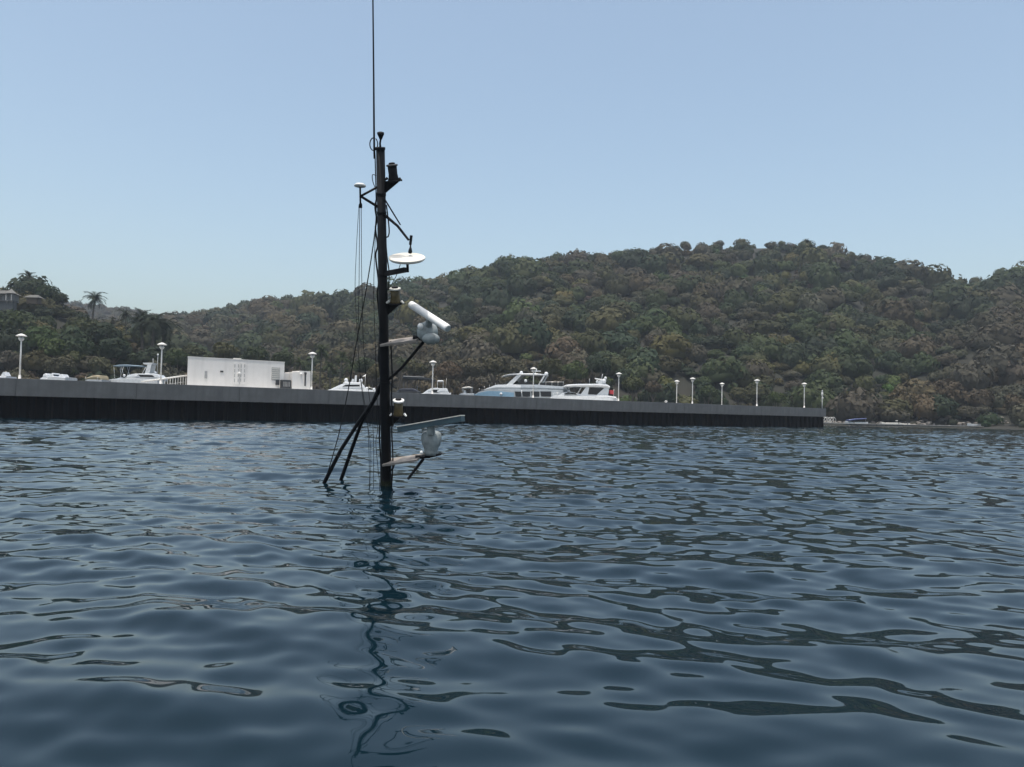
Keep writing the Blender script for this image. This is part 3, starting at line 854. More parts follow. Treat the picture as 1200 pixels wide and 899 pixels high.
def flybridge_small():
    b = Boat('flybridge_cruiser', 'white cruiser with twin domes and short mast, left of the big mast', 'yacht', 410, 96, R(10))
    b.body('hull', whitegel, [(378, 459), (388, 456.4), (400, 456), (430, 457), (440, 457.6)], 0, 1.7, bow=0.4, stern=0.1, flare=0.72)
    b.body('cabin', whitegel, [(387, 456.5), (393, 453.8), (400, 450.8), (404, 449.3), (422, 449.3), (426.5, 452), (428, 455)], b.Z(410, 459), 1.3, bow=0.4)
    b.plate('side_window', darkglass, [(401.5, 453.5), (405, 451.2), (421, 451.2), (421, 453.2)], -1.34, -1.22)
    b.body('flybridge', whitegel, [(402, 449), (404, 447.6), (409, 448.0), (420, 448.4), (423, 447)], b.Z(412, 450), 1.1)
    b.dome('satellite_dome', 405, 445.6, 0.24, 0.1); b.plate('dome_foot', whitegel, [(403.7, 446), (406.5, 446), (408, 449), (403.5, 449)], -0.1, 0.3)
    b.dome('satellite_dome', 422, 446, 0.23, 0.0); b.plate('dome_foot', whitegel, [(420.8, 447), (423.2, 447), (424, 450), (420.5, 450)], -0.2, 0.2)
    b.plate('mast', whitegel, [(414.2, 449), (417, 449), (417.3, 440), (415, 440)], -0.15, 0.15)
    b.plate('seat_back', whitegel, [(411, 448.5), (413.6, 448.5), (414, 444.5), (412, 444.2)], -0.6, 0.6)
    b.plate('pennant', radarw, [(423.8, 440.8), (427, 438.8), (427, 440.8), (424, 441.4)], 0, 0.02); b.bar('flag_staff', steel, [(426.8, 452), (427.2, 438.6)], 0.02, 0.02)
    b.dome('fender', 429.4, 455.7, 0.2, -1.2); b.dome('fender', 437.5, 456.6, 0.17, -1.4)
    b.bar('stern_rail', steel, [(428, 455), (432, 454.2), (438, 456)], -1.3, 0.03)
flybridge_small()

def domed_boat():
    b = Boat('cabin_boat', 'small white boat with rounded cabin and raised top below fourth lamp', 'boat', 512, 108, R(6))
    b.body('hull', whitegel, [(492, 461.4), (500, 460.4), (528, 460.6)], 0, 1.2, bow=0.35, flare=0.72)
    b.body('cabin', whitegel, [(495.5, 461), (500, 457.6), (505, 455.2), (512, 454.7), (515, 455.4), (521, 455.2), (524.5, 456), (525.5, 460.5)], b.Z(510, 462), 1.0, bow=0.4)
    b.plate('side_window', darkglass, [(506, 460.3), (507.5, 456.9), (513.5, 456.9), (514, 460.3)], -1.05, -0.9)
    b.dome('fender', 513, 459.2, 0.15, -1.06)
    b.body('top_plate', whitegel, [(511.8, 446.6), (513, 445.8), (518, 445.8), (519.2, 446.6)], 0, 0.7, under=[(511.8, 447.6), (519.2, 447.6)])
    for x in (512.2, 518.8):
        for y in (-0.6, 0.6): b.bar('top_post', steel, [(x, 447), (x, 456)], y, 0.02)
    b.bar('antenna', steel, [(522, 456), (522.5, 443)], 0.3, 0.015)
domed_boat()

def console_boat():
    b = Boat('console_boat', 'tiny open boat with tan roof just left of the large yacht bow', 'boat', 547, 112, R(-4))
    b.body('hull', greygel, [(538, 461.8), (543, 461), (556, 461.3)], 0, 1.0, bow=0.4, flare=0.7)
    b.body('canopy', lenspale, [(541.3, 454.8), (545, 453.6), (550, 453.2), (553.5, 453.9)], 0, 0.8, under=[(541.3, 455.5), (553.5, 455.0)])
    b.plate('console', whitegel, [(543.2, 461.5), (546.2, 461.5), (545.6, 457.5), (543.6, 457.5)], -0.35, 0.35)
    for x in (542.3, 552.5):
        for y in (-0.7, 0.7): b.bar('canopy_pole', steel, [(x, 454.5), (x, 461.3)], y, 0.025)
console_boat()

def small_left():
    b = Boat('moored_boat', 'low white boat top with two bumps showing over the left pier edge', 'boat', 71, 84)
    b.body('hull', whitegel, [(58, 443.6), (62, 441.8), (68, 441.3), (82.5, 442.6)], 0, 1.2, bow=0.2, flare=0.7)
    b.body('cabin', whitegel, [(60.5, 442.4), (62, 438.6), (64.5, 437.4), (66.5, 441.6)], b.Z(64, 444), 0.8)
    b.body('console', whitegel, [(70.5, 441.6), (72, 439.2), (75, 438.8), (77, 442)], b.Z(74, 444), 0.6)
    b.plate('windscreen', darkglass, [(66.5, 441.4), (65.6, 439.2), (66.3, 439.1), (67.6, 441.4)], -0.7, 0.7)
    b = Boat('dinghy', 'tiny white boat hood poking over pier left of the low boat', 'boat', 55, 84)
    b.body('hull', whitegel, [(48, 444), (52, 443), (62, 443.6)], 0, 0.9, bow=0.3, flare=0.7)
    b.body('hood', whitegel, [(52.3, 442.5), (53.2, 438.6), (55.5, 437.8), (57.5, 439.4), (58.2, 442.5)], b.Z(55, 444.5), 0.6)
    b = Boat('sail_dinghy', 'pointed white boat cover at the left edge beside first lamp', 'boat', 5.5, 80)
    b.body('hull', whitegel, [(-4, 442), (0, 441), (12, 441.5)], 0, 0.9, bow=0.3, flare=0.7)
    b.plate('boom_cover', whitegel, [(2.6, 440.8), (5, 436.2), (6.2, 436.2), (8.8, 440.8)], -0.4, 0.4)
    b.bar('stub_mast', steel, [(5.6, 441), (5.6, 435.5)], 0, 0.03)
    b = Boat('covered_launch', 'launch under a tan sloping canvas between first and second lamps', 'boat', 112, 86)
    b.body('hull', greygel, [(100, 446), (104, 445), (124, 445.5)], 0, 1.1, bow=0.3, flare=0.7)
    b.body('canvas', tan, [(103.5, 443.8), (110, 441.0), (117, 439.9), (121, 440.4), (121.5, 443.5)], b.Z(112, 445.4), 0.95)
    for x in (105, 119): b.bar('canvas_pole', steel, [(x, 446), (x, 442)], -0.98, 0.02)
small_left()

def dock_shelter():
    b = Boat('dock_shelter', 'dark flat roofed dock shelter right of the big mast', 'shelter', 490, 118)
    b.plate('roof', darkmetal, [(472, 442.6), (474, 441.2), (498, 442.4), (508.5, 444.8), (508.5, 446.2), (496, 445.0), (473, 443.8)], -1.8, 2.2)
    b.plate('roof_edge', louvre, [(474, 441.0), (498, 442.2), (498, 442.9), (474, 441.9)], -1.9, -1.82)
    for x in (474.5, 490, 506.5):
        for y in (-1.6, 2.0): b.bar('post', darkmetal, [(x, 443.5), (x, 476)], y, 0.06)
    b.plate('float', dockmat, [(470, 476), (510, 476), (510, 480), (470, 480)], -2.2, 2.6)
    b = Boat('covered_boat', 'dark covered boat lying under the flat dock shelter', 'boat', 480, 110)
    b.body('hull', darkmetal, [(462, 460), (468, 458.4), (492, 459)], 0, 1.1, bow=0.35, flare=0.7)
    b.body('cover', mat('navy canvas', (0.025, 0.03, 0.045), 0.8), [(465, 458.6), (470, 455.6), (484, 455.2), (490, 458)], b.Z(480, 461), 1.0, bow=0.2)
    b.bar('cover_rope', rope, [(470, 455.5), (470, 461)], -1.05, 0.02)
dock_shelter()
# small white mooring light on the deck
Q = on_pier(780.5, 1.2)
t = thing('mooring_bollard', 'tiny white bollard on the pier edge left of the close lamp pair', 'bollard', Vector((Q.x, Q.y, 3.15)))
MB().lathe((0, 0, 0), (0, 0, 1), [(0, 0.16), (0.05, 0.16), (0.08, 0.11), (0.24, 0.11), (0.28, 0.18), (0.34, 0.18), (0.38, 0.1)], 14).build('post', lampw, t, True)
MB().tube([(-0.24, 0, 0.2), (0.24, 0, 0.2)], 0.035, 8).build('horn', lampw, t, True)

# ------------------------------------------------------------------ floating dock and shore on the right
def build_dock():
    a, b = at(966, 498.7, 189.0), at(1186, 503.1, 196.0)
    L = Vector((b.x - a.x, b.y - a.y, 0)); ang = math.atan2(L.y, L.x); L = L.length
    t = thing('floating_dock', 'long low pale floating dock along the far right shore', 'dock', (a.x, a.y, 0), ang)
    n = 22
    fm = MB().box((0, 1.2, 0.2), (L / n - 0.25, 2.2, 0.5)).mesh('float'); pm = MB().box((0, 1.2, 0.53), (L / n - 0.05, 2.5, 0.14)).mesh('deck_panel')
    for k in range(n):
        o = obj('float', fm, darkmetal, t); o.location = (L * (k + 0.5) / n, 0, 0)
        o = obj('deck_panel', pm, dockmat, t); o.location = (L * (k + 0.5) / n, 0, 0)
    for k in range(7):
        MB().tube([(L * (k + 0.3) / 7, 2.6, -1), (L * (k + 0.3) / 7, 2.6, 1.0)], 0.13, 8).build('mooring_pile', darkmetal, t, True)
    g = thing('gangway', 'white gangway with arched railings at the right end of the pier', 'gangway', (a.x + 0.2, a.y + 0.6, 0.605), ang)
    MB().box((1.6, 0.6, 0.1), (3.2, 1.1, 0.08)).build('walkway', dockmat, g)
    for y in (0.05, 1.15):
        for x0 in (0.0, 1.6):
            MB().tube([(x0, y, 0.0), (x0 + 0.05, y, 0.9), (x0 + 0.35, y, 1.3), (x0 + 1.0, y, 1.3), (x0 + 1.35, y, 0.9), (x0 + 1.4, y, 0.0)], 0.06, 8).build('railing_hoop', lampw, g, True)
            MB().tube([(x0 + 0.1, y, 0.1), (x0 + 1.0, y, 1.25)], 0.04, 6).build('railing_brace', lampw, g)
build_dock()
def dock_boats():
    specs = [  # column, row of rail, length px, name, label, cover material
        (1003, 494.5, 26, 'covered_skiff', 'skiff under a bright blue cover near the right end of the pier', blue),
        (1041, 495.5, 20, 'open_skiff', 'pale open skiff drawn up at the floating dock', None),
        (1059, 496.5, 12, 'rowing_boat', 'short white rowing boat right of the pale open skiff', None),
        (1146, 497.2, 26, 'fishing_skiff', 'grey fishing skiff at the far right of the floating dock', None)]
    for px, py, ln, nm, lab, cov in specs:
        b = Boat(nm, lab, 'boat', px, 199, 0.05)
        x0, x1 = px - ln / 2, px + ln / 2
        b.body('hull', greygel if cov or nm == 'fishing_skiff' else lenspale, [(x0, py - 1.2), (x0 + ln * 0.3, py), (x1, py)], 0, 0.8, bow=0.4, flare=0.7)
        if cov:
            b.body('cover', cov, [(x0 + 3, py - 2.4), (x0 + ln * 0.5, py - 4.0), (x1 - 2, py - 4.4)], 0, 0.95, under=[(x0 + 3, py - 1.2), (x1 - 2, py - 3.0)])
            for x in (x0 + 4, x1 - 3): b.bar('cover_pole', steel, [(x, py), (x, py - 3.2)], -0.8, 0.03)
        else:
            b.plate('thwart', plankm, [(px - 1, py - 0.5), (px + 1.5, py - 0.5), (px + 1.5, py + 0.1), (px - 1, py + 0.1)], -0.7, 0.7)
            b.plate('outboard', darkmetal, [(x1 - 0.6, py - 2.0), (x1 + 1.0, py - 2.0), (x1 + 0.8, py + 1.5), (x1 - 0.3, py + 1.5)], -0.15, 0.15)
            if nm != 'rowing_boat': b.plate('engine_cowl', lenspale, [(x1 - 0.8, py - 3.0), (x1 + 1.2, py - 3.0), (x1 + 1.2, py - 1.9), (x1 - 0.8, py - 1.9)], -0.2, 0.2)
dock_boats()
def shore_rocks():
    g = np.random.default_rng(3); b = MB()
    for _ in range(230):
        u = g.uniform(955, 1300); Y = g.uniform(203, 209); x = (u - 600) / F_PX * Y
        r_ = g.uniform(0.2, 0.65)
        z = ground_z(x, Y)
        vs, n = [], 6
        for i in range(4):
            ph = -1.2 + 2.4 * i / 3
            for j in range(n):
                q = r_ * g.uniform(0.75, 1.15); th = 2 * math.pi * j / n
                vs.append((x + q * math.cos(ph) * math.cos(th) * 1.3, Y + q * math.cos(ph) * math.sin(th), max(z, 0.1) + 0.2 * r_ + q * 0.7 * math.sin(ph)))
        fs = [(i * n + j, i * n + (j + 1) % n, i * n + n + (j + 1) % n, i * n + n + j) for i in range(3) for j in range(n)] + [tuple(range(3 * n, 4 * n))]
        b.add(vs, fs)
    tag(b.build('shore_rocks', rockmat), 'band of pale broken rocks along the right shore', 'rocks', kind='stuff')
shore_rocks()

# ------------------------------------------------------------------ single trees
def make_tree(name, label, px, Y, height, rad, c, seed, group=None, zoff=0.0, flat=0.85):
    x = (px - 600) / F_PX * Y; z = ground_z(x, Y) + zoff
    t = thing(name, label, 'tree', (x, Y, z), group=group)
    V, Fc, tone = crown_template(seed, 520, 0.095, lobes=11, flat=flat, core=0.62)
    W = V * np.array([rad, rad, rad]) + np.array([0, 0, height - rad * flat * 0.98])
    me = np_mesh('crown', W, Fc, tone[:, None] * np.array(c)[None, :])
    obj('crown', me, FOL, t)
    g = random.Random(seed)
    tr = MB().tube([(0, 0, -0.6), (g.uniform(-.2, .2), 0, height * 0.3), (g.uniform(-.3, .3), g.uniform(-.3, .3), height * 0.75)], [rad * 0.085, rad * 0.065, rad * 0.03], 7)
    for k in range(5):
        a = k * 1.26 + g.uniform(-.3, .3); h0 = height * g.uniform(0.28, 0.5)
        tr.tube([(0, 0, h0), (math.cos(a) * rad * 0.3, math.sin(a) * rad * 0.3, h0 + height * 0.15), (math.cos(a) * rad * 0.65, math.sin(a) * rad * 0.65, height - rad * 0.7)], [rad * 0.045, rad * 0.03, rad * 0.012], 5)
    tr.build('trunk', bark, t)
    return t

FROND = None
def make_frond():
    b = MB(); n = 9; L = 2.9
    pts = []
    for i in range(n + 1):
        f = i / n
        pts.append(Vector((L * f * (1 - 0.18 * f), 0, 0.75 * math.sin(f * 2.0) - 1.5 * f ** 2.2)))
    vs, fs = [], []
    for i in range(n):
        p, q = pts[i], pts[i + 1]; f = (i + 0.5) / n
        w = 0.62 * math.sin(math.pi * min(1, 0.18 + 0.82 * f)) ** 0.7 + 0.05
        for s in (-1, 1):
            for k in (0, 0.5):
                a = p.lerp(q, k); c_ = p.lerp(q, k + 0.42)
                tip = a.lerp(c_, 1.3) + Vector((0.22, s * w, -0.34 * w))
                k0 = len(vs); vs += [a, c_, tip]; fs.append((k0, k0 + 1, k0 + 2))
    b.add(vs, fs); b.tube(pts, [0.04 * (1 - i / (n + 1)) + 0.008 for i in range(n + 1)], 4, caps=False)
    return b.mesh('frond')
def make_palm(label, px, Y, height, scale=1.0, lean=0.0, c=(0.04, 0.055, 0.028), group='palms'):
    global FROND
    if FROND is None: FROND = make_frond()
    key = 'frond_%d' % int(c[0] * 1000)
    me = bpy.data.meshes.get(key)
    if me is None:
        me = FROND.copy(); me.name = key
        a = me.attributes.new('tint', 'FLOAT_COLOR', 'POINT'); a.data.foreach_set('color', np.tile(np.array([*c, 1.0], np.float32), len(me.vertices)))
        me.materials.append(FOL)
    x = (px - 600) / F_PX * Y; z = ground_z(x, Y)
    t = thing('palm_tree', label, 'palm tree', (x, Y, z), group=group)
    pts = [(lean * height * (i / 7) ** 2, 0, height * i / 7 - (0.5 if i == 0 else 0)) for i in range(8)]
    MB().tube(pts, [0.24 * scale - 0.012 * i * scale for i in range(8)], 8).build('trunk', palmbark, t, True)
    for k in range(26):
        o = obj('frond', me, None, t); o.location = pts[-1]
        o.rotation_euler = (random.uniform(-.2, .2), random.choice([-0.95, -0.65, -0.35, -0.1, 0.2, 0.5, 0.75]) + random.uniform(-.15, .15), k * 2.4 + random.uniform(-.2, .2))
        s_ = scale * random.uniform(0.85, 1.15); o.scale = (s_, s_, s_)
    return t
def rise(px, py, Y):
    """height above the ground of what is seen at that pixel"""
    return at(px, py, Y).z - ground_z((px - 600) / F_PX * Y, Y)

PALMS = [ # column, row of crown centre, distance, size, lean, label
    (28, 325, 228, 1.05, 0.0, 'dark palm standing on the skyline at the top of left hill'),
    (105, 351, 222, 1.3, 0.05, 'dark palm alone on the skyline halfway down the left hill'),
    (146, 369, 214, 0.9, -0.05, 'small dark palm below the skyline, right of the lone skyline palm'),
    (165, 379, 196, 1.7, -0.06, 'tall dark palm, left one of three above the second lamp'),
    (177, 377, 192, 1.75, 0.03, 'tall dark palm, middle one of three above the second lamp'),
    (188, 384, 198, 1.6, 0.08, 'tall dark palm, right one of three above the second lamp'),
    (374, 412, 180, 0.95, 0.02, 'green palm rising just behind the third lamp post'),
    (396, 420, 186, 0.9, 0.05, 'green palm between the third lamp and the big mast, upper'),
    (388, 431, 174, 0.85, -0.04, 'green palm low behind the pier, right of third lamp'),
    (411, 430, 182, 0.85, 0.0, 'green palm low behind the white cruiser'),
    (355, 426, 180, 0.8, -0.05, 'green palm just behind the small white annex'),
    (467, 424, 190, 0.85, 0.04, 'green palm just right of the big mast'),
]
for i, (px, py, Y, sc_, ln, lab) in enumerate(PALMS):
    c = (0.026, 0.036, 0.022) if py < 390 else (0.052, 0.068, 0.03)
    make_palm(lab, px, Y, max(3.0, rise(px, py, Y)), sc_, ln, c, 'palms on the left hill' if py < 390 else 'palms behind the pier')

TREES = [ # column, row of crown top, distance, crown radius, colour, label
    (33, 327, 226, 4.6, 'dark', 'broad dark tree on the left skyline below the top palm'),
    (50, 334, 224, 3.6, 'dark', 'dark rounded tree right of the broad skyline tree'),
    (64, 341, 224, 2.9, 'dark', 'small dark tree at right end of the left skyline group'),
    (14, 364, 192, 5.0, 'green', 'wide green tree below the hillside house at left edge'),
    (45, 383, 176, 4.2, 'bright', 'fresh green tree right of the first lamp head'),
    (62, 396, 172, 3.6, 'bright', 'fresh green bushy tree low on the left hill'),
    (95, 372, 186, 4.6, 'green', 'green spreading tree on the left hill above the pier centre gap'),
    (120, 377, 184, 4.4, 'dark', 'dark green tree right of the green spreading one'),
    (88, 396, 174, 4.2, 'dark', 'dark tree low on the left hill, midway between first lamps'),
    (132, 396, 172, 4.2, 'dark', 'dark tree above the blue sun canopy'),
    (40, 411, 164, 3.6, 'brown', 'brown leafless tree just right of the first lamp pole'),
    (70, 417, 163, 3.3, 'brown', 'low brown bare tree above the small white boats'),
    (12, 412, 164, 3.3, 'grey', 'grey bare tree left of the first lamp pole'),
    (115, 419, 163, 2.8, 'brown', 'brown shrub like tree above the tan covered launch'),
    (207, 410, 172, 3.2, 'green', 'green tree just left of the white building'),
    (226, 405, 186, 3.6, 'olive', 'olive tree behind left end of the white building'),
    (262, 400, 196, 4.0, 'olive', 'olive tree behind the middle of the white building'),
    (300, 404, 192, 3.6, 'green', 'green tree behind right half of the white building'),
    (330, 412, 182, 3.0, 'green', 'green tree above the generator'),
    (426, 418, 188, 3.4, 'green', 'green tree left of the big mast behind the cruiser'),
    (442, 426, 184, 3.0, 'olive', 'olive tree directly behind the big mast foot'),
    (486, 420, 196, 3.8, 'olive', 'olive tree above the dark dock shelter'),
    (525, 424, 200, 4.0, 'brown', 'brown bare tree right of the fourth lamp'),
    (552, 419, 204, 4.4, 'brown', 'wide brown bare tree above the large yacht bow'),
    (580, 415, 206, 4.4, 'brown', 'brown bare tree above the large yacht hardtop'),
    (607, 422, 204, 3.6, 'grey', 'grey brown tree behind the large yacht arch'),
    (645, 420, 204, 3.8, 'olive', 'olive tree right of the fifth lamp'),
    (672, 424, 204, 4.2, 'bright', 'light green tree behind the flat roofed yacht'),
    (702, 418, 206, 3.8, 'dark', 'dark green tree above the flat yacht radar mast'),
    (742, 441, 204, 3.2, 'olive', 'low olive bush right of the sixth lamp'),
    (765, 446, 203, 2.8, 'brown', 'low brown bush between sixth lamp and close lamp pair'),
    (830, 452, 204, 2.8, 'green', 'low green bush between close lamp pair and shortest lamp'),
    (866, 454, 205, 2.8, 'olive', 'low olive bush left of the tall second last lamp'),
    (910, 459, 205, 2.6, 'bright', 'low light green bush between the last two lamps'),
    (1010, 462, 212, 4.4, 'grey', 'grey leafless tree above the blue covered skiff'),
    (1060, 458, 212, 5.2, 'brown', 'reddish brown leafless tree on the right shore'),
    (1110, 452, 214, 6.4, 'brown', 'widest pale brown leafless tree on the right shore'),
    (1150, 462, 212, 4.6, 'grey', 'grey leafless tree above the grey fishing skiff'),
    (1186, 468, 211, 4.2, 'brown', 'brown leafless tree at the right edge of the picture'),
]
for i, (px, py, Y, rad, cn, lab) in enumerate(TREES):
    h = max(rad * 1.25, rise(px, py, Y))
    c = tuple(k * random.uniform(0.9, 1.15) for k in PAL[cn])
    make_tree('leafless_tree' if cn in ('brown', 'grey') else 'broadleaf_tree', lab, px, Y, h, rad, c, 500 + i, 'trees along the shore' )

# ------------------------------------------------------------------ house on the left hill
def hill_house():
    Y = 205
    p = at(3, 352, Y); gz = p.z
    t = thing('hillside_house', 'pale house with open terrace on the left hill at the picture edge', 'house', (p.x, Y, gz))
    t.scale = (0.66, 0.66, 0.66)
    housegrey = mat('weathered house wall', (0.15, 0.15, 0.145), 0.9)
    MB().box((-1.5, 3, 1.2), (9.5, 4, 3.0)).build('wall', housegrey, t)
    MB().box((-1, 0.3, -0.25), (12, 3.2, 0.3)).build('terrace', concrete, t)
    MB().box((-1, 0.6, -2.2), (11, 2.2, 3.6)).build('retaining_wall', concrete, t)
    for x in (-4.2, -1.6, 0.9):
        MB().box((x, 0.98, 1.0), (1.5, 0.08, 1.9)).build('window', darkglass, t)
    rf = MB().add([(-7, -0.6, 2.6), (4, -0.6, 2.6), (4, 5.6, 2.6), (-7, 5.6, 2.6), (-4, 2.5, 4.2), (1.2, 2.5, 4.2)], [(0, 1, 5, 4), (1, 2, 5), (2, 3, 4, 5), (3, 0, 4), (3, 2, 1, 0)])
    rf.build('roof', thatch, t)
    for x in (-5.5, -2, 1.5, 3.6): MB().tube([(x, -0.4, -0.1), (x, -0.4, 2.6)], 0.09, 8).build('post', wallwhite, t)
    p = at(13, 351, 202)
    k = thing('garden_pavilion', 'small white pavilion with pointed roof right of the hillside house', 'pavilion', (p.x, 202, p.z))
    k.scale = (0.75, 0.75, 0.75)
    MB().lathe((0, 0, 1.9), (0, 0, 1), [(0, 1.7), (0.1, 1.7), (1.7, 0.1)], 8).build('roof', housegrey, k)
    for a in range(4):
        q = a * 1.571 + 0.785
        MB().tube([(1.2 * math.cos(q), 1.2 * math.sin(q), -1.5), (1.2 * math.cos(q), 1.2 * math.sin(q), 2.0)], 0.1, 6).build('post', housegrey, k)
    p = at(40, 350, 203)
    k = thing('thatched_hut', 'low grey thatched roof among trees on the left hill', 'hut', (p.x, 203, p.z))
    k.scale = (0.62, 0.62, 0.62)
    MB().box((0, 0, -1.0), (4.4, 3, 2.4)).build('wall', bark, k)
    MB().add([(-3.2, -2.2, 0.2), (3.2, -2.2, 0.2), (3.2, 2.2, 0.2), (-3.2, 2.2, 0.2), (-1.6, 0, 1.5), (1.6, 0, 1.5)], [(0, 1, 5, 4), (1, 2, 5), (2, 3, 4, 5), (3, 0, 4), (3, 2, 1, 0)]).build('roof', thatch, k)
hill_house()

# ================================================================== THE MAST
MY = 13.76
LEAN = 2.15                                            # the mast leans towards us by this much over its height
_top, _bot = at(445.8, 174, MY - LEAN), at(453.2, 571, MY)
def pole_at(py):
    lo, hi = -0.6, 2.6
    for _ in range(40):
        f = (lo + hi) / 2
        if proj(_bot.lerp(_top, f))[1] > py: lo = f
        else: hi = f
    return _bot.lerp(_top, f)
def mdist(py): return pole_at(py).y
def mp(px, py, dy=0.0): return at(px, py, mdist(py) + dy)
PX = MY / F_PX                                         # metres per photograph pixel at the mast
def build_mast():
    base = mp(453, 571)
    t = thing('sunken_boat_mast', 'black mast of a sunken boat with radars and dish rising from the water', 'mast', (base.x, base.y, 0))
    O = Vector((base.x, base.y, 0))
    def B(mb, name, m_, parent=t, smooth=False): return mb.build(name, m_, parent, smooth, off=O)
    top, bot = mp(445.8, 174), mp(453.2, 571)
    ax = (top - bot).normalized()
    low = bot - ax * 1.6
    B(MB().tube([low, bot, bot.lerp(top, 0.5), top], [0.088, 0.086, 0.075, 0.064], 20), 'pole', blackpaint, smooth=True)
    B(MB().lathe(top - ax * 0.02, ax, [(0, 0.072), (0.035, 0.072), (0.04, 0.06)], 20), 'top_plate', blackpaint)
    mx = pole_at                                           # centre of the pole at that row
    # bands and cleats
    for py in (228, 250, 322, 402, 448, 545):
        q = mx(py); rb = 0.069 + 0.022 * (py - 174) / 397; B(MB().lathe(q - ax * 0.02, ax, [(0, rb), (0.045, rb)], 18), 'clamp_band', blackpaint)
    # whip antenna
    wb = mp(438.5, 174)
    B(MB().tube([mx(176), mp(440, 174), wb], 0.02, 8), 'whip_bracket', blackpaint)
    w = B(MB().tube([mp(439, 186), wb, mp(437.9, 90), mp(437.0, 0), mp(436.2, -110), mp(435.2, -190)], [0.017, 0.015, 0.012, 0.010, 0.008, 0.004], 8), 'whip_antenna', blackpaint, smooth=True)
    ring = [mp(438 + 4.6 * math.sin(a), 169 - 7.5 * math.cos(a), 0.02 * math.sin(a)) for a in np.linspace(0.5, 6.4, 20)]
    B(MB().tube(ring, 0.008, 6), 'cable_coil', rope, w)
    # small sensor on the masthead
    s = B(MB().tube([mx(174), mp(445.3, 168), mp(446.3, 162)], [0.018, 0.014, 0.014], 8), 'sensor_stem', blackpaint)
    B(MB().lathe(mp(446.2, 163.5), ax, [(0, 0.018), (0.03, 0.03), (0.075, 0.052), (0.10, 0.05), (0.11, 0.02)], 14), 'sensor_head', blackpaint, s, True)

    # navigation lanterns: body, collar, cap and a flared base on a bracket
    def lantern(cx, ytop, ybot, tilt, bodym, capm, basem, wpx, bracket=True):
        a = mp(cx + tilt, ybot, -0.02); b = mp(cx, ytop, -0.02); axis = (b - a).normalized(); h = (b - a).length; r_ = wpx * mdist(ytop) / F_PX / 2
        root = B(MB().lathe(a, axis, [(0, r_ * 1.05), (h * 0.1, r_ * 0.93), (h * 0.35, r_ * 0.82), (h * 0.8, r_ * 0.85)], 18), 'lantern', bodym, smooth=True)
        B(MB().lathe(a + axis * h * 0.80, axis, [(0, r_ * 0.9), (h * 0.03, r_ * 1.06), (h * 0.10, r_ * 1.06), (h * 0.12, r_ * 0.8), (h * 0.13, r_ * 0.6)], 20), 'lantern_rim', capm, root)
        B(MB().lathe(a + axis * h * 0.93, axis, [(0, r_ * 0.6), (h * 0.08, r_ * 0.55), (h * 0.1, r_ * 0.3)], 14), 'lantern_cap', blackpaint, root)
        B(MB().lathe(a - axis * 0.025, axis, [(0, r_ * 1.2), (0.02, r_ * 1.2), (0.03, r_ * 1.0)], 18), 'lantern_flange', blackpaint, root)
        for sx in (-1, 1):
            e = a + Vector((sx * r_ * 1.1, -r_ * 0.4, 0.015))
            B(MB().tube([e, e + Vector((sx * r_ * 0.45, -0.02, -0.035))], [0.022, 0.014], 8), 'lantern_lug', basem, root)
        if bracket:
            q = a - axis * 0.025
            m0 = mx(ybot + 16); m1 = mx(ybot + 1)
            B(MB().add([q + Vector((-0.06, -0.015, 0)), q + Vector((0.07, -0.015, 0)), m0 + Vector((0.05, -0.015, 0)), m1 + Vector((0.03, -0.015, 0)),
                        q + Vector((-0.06, 0.015, 0)), q + Vector((0.07, 0.015, 0)), m0 + Vector((0.05, 0.015, 0)), m1 + Vector((0.03, 0.015, 0))],
                       [(0, 1, 2, 3), (7, 6, 5, 4), (0, 4, 5, 1), (1, 5, 6, 2), (2, 6, 7, 3), (3, 7, 4, 0)]), 'lantern_bracket', blackpaint, root)
    lantern(459.0, 191.0, 211.0, 2.4, blackpaint, darkmetal, blackpaint, 13.0)
    lantern(462.6, 336.0, 354.5, 1.0, brass, lenspale, lenspale, 13.2)
    lantern(467.0, 467.0, 486.0, 0.0, brass, radarw, radarw, 12.6)

    # left arm with the white satellite navigation antenna
    k = mp(422.6, 230, -0.1)
    arm = B(MB().tube([k, mx(217)], 0.018, 8).tube([k, mx(245)], 0.02, 8), 'antenna_arm', blackpaint)
    B(MB().tube([mp(422, 219, -0.1), mp(422.4, 242, -0.1)], 0.014, 8), 'antenna_stem', blackpaint, arm)
    B(MB().lathe(mp(421.8, 219.5, -0.1), (0, 0, 1), [(0, 0.03), (0.012, 0.085), (0.03, 0.088), (0.05, 0.06), (0.06, 0.02)], 18), 'antenna_disc', radarw, arm, True)
    B(MB().lathe(mp(422.4, 243.5, -0.1), (0, 0, 1), [(0, 0.028), (0.05, 0.026), (0.075, 0.014)], 10), 'cable_plug', blackpaint, arm, True)

    # right strut with hanging sensor
    st = B(MB().tube([mx(249), mp(466, 265, -0.12), mp(479, 281.5, -0.2)], [0.024, 0.02, 0.018], 8), 'sensor_strut', blackpaint)
    B(MB().tube([mp(482, 276, -0.2), mp(480.8, 287, -0.2)], [0.022, 0.02], 8), 'sensor_clamp', blackpaint, st)
    B(MB().lathe(mp(480.6, 297, -0.2), (0.03, 0, 1), [(0, 0.026), (0.03, 0.032), (0.06, 0.024), (0.10, 0.012), (0.15, 0.012)], 12), 'hanging_sensor', blackpaint, st, True)
    B(MB().tube([mx(227), mp(469.2, 263.5, -0.25)], [0.012, 0.010], 6), 'thin_rod', blackpaint)

    # round white dish on its arm
    dc = mp(477.0, 303.4, -0.25)
    n_ = Vector((0.0, -0.47, 1)).normalized()
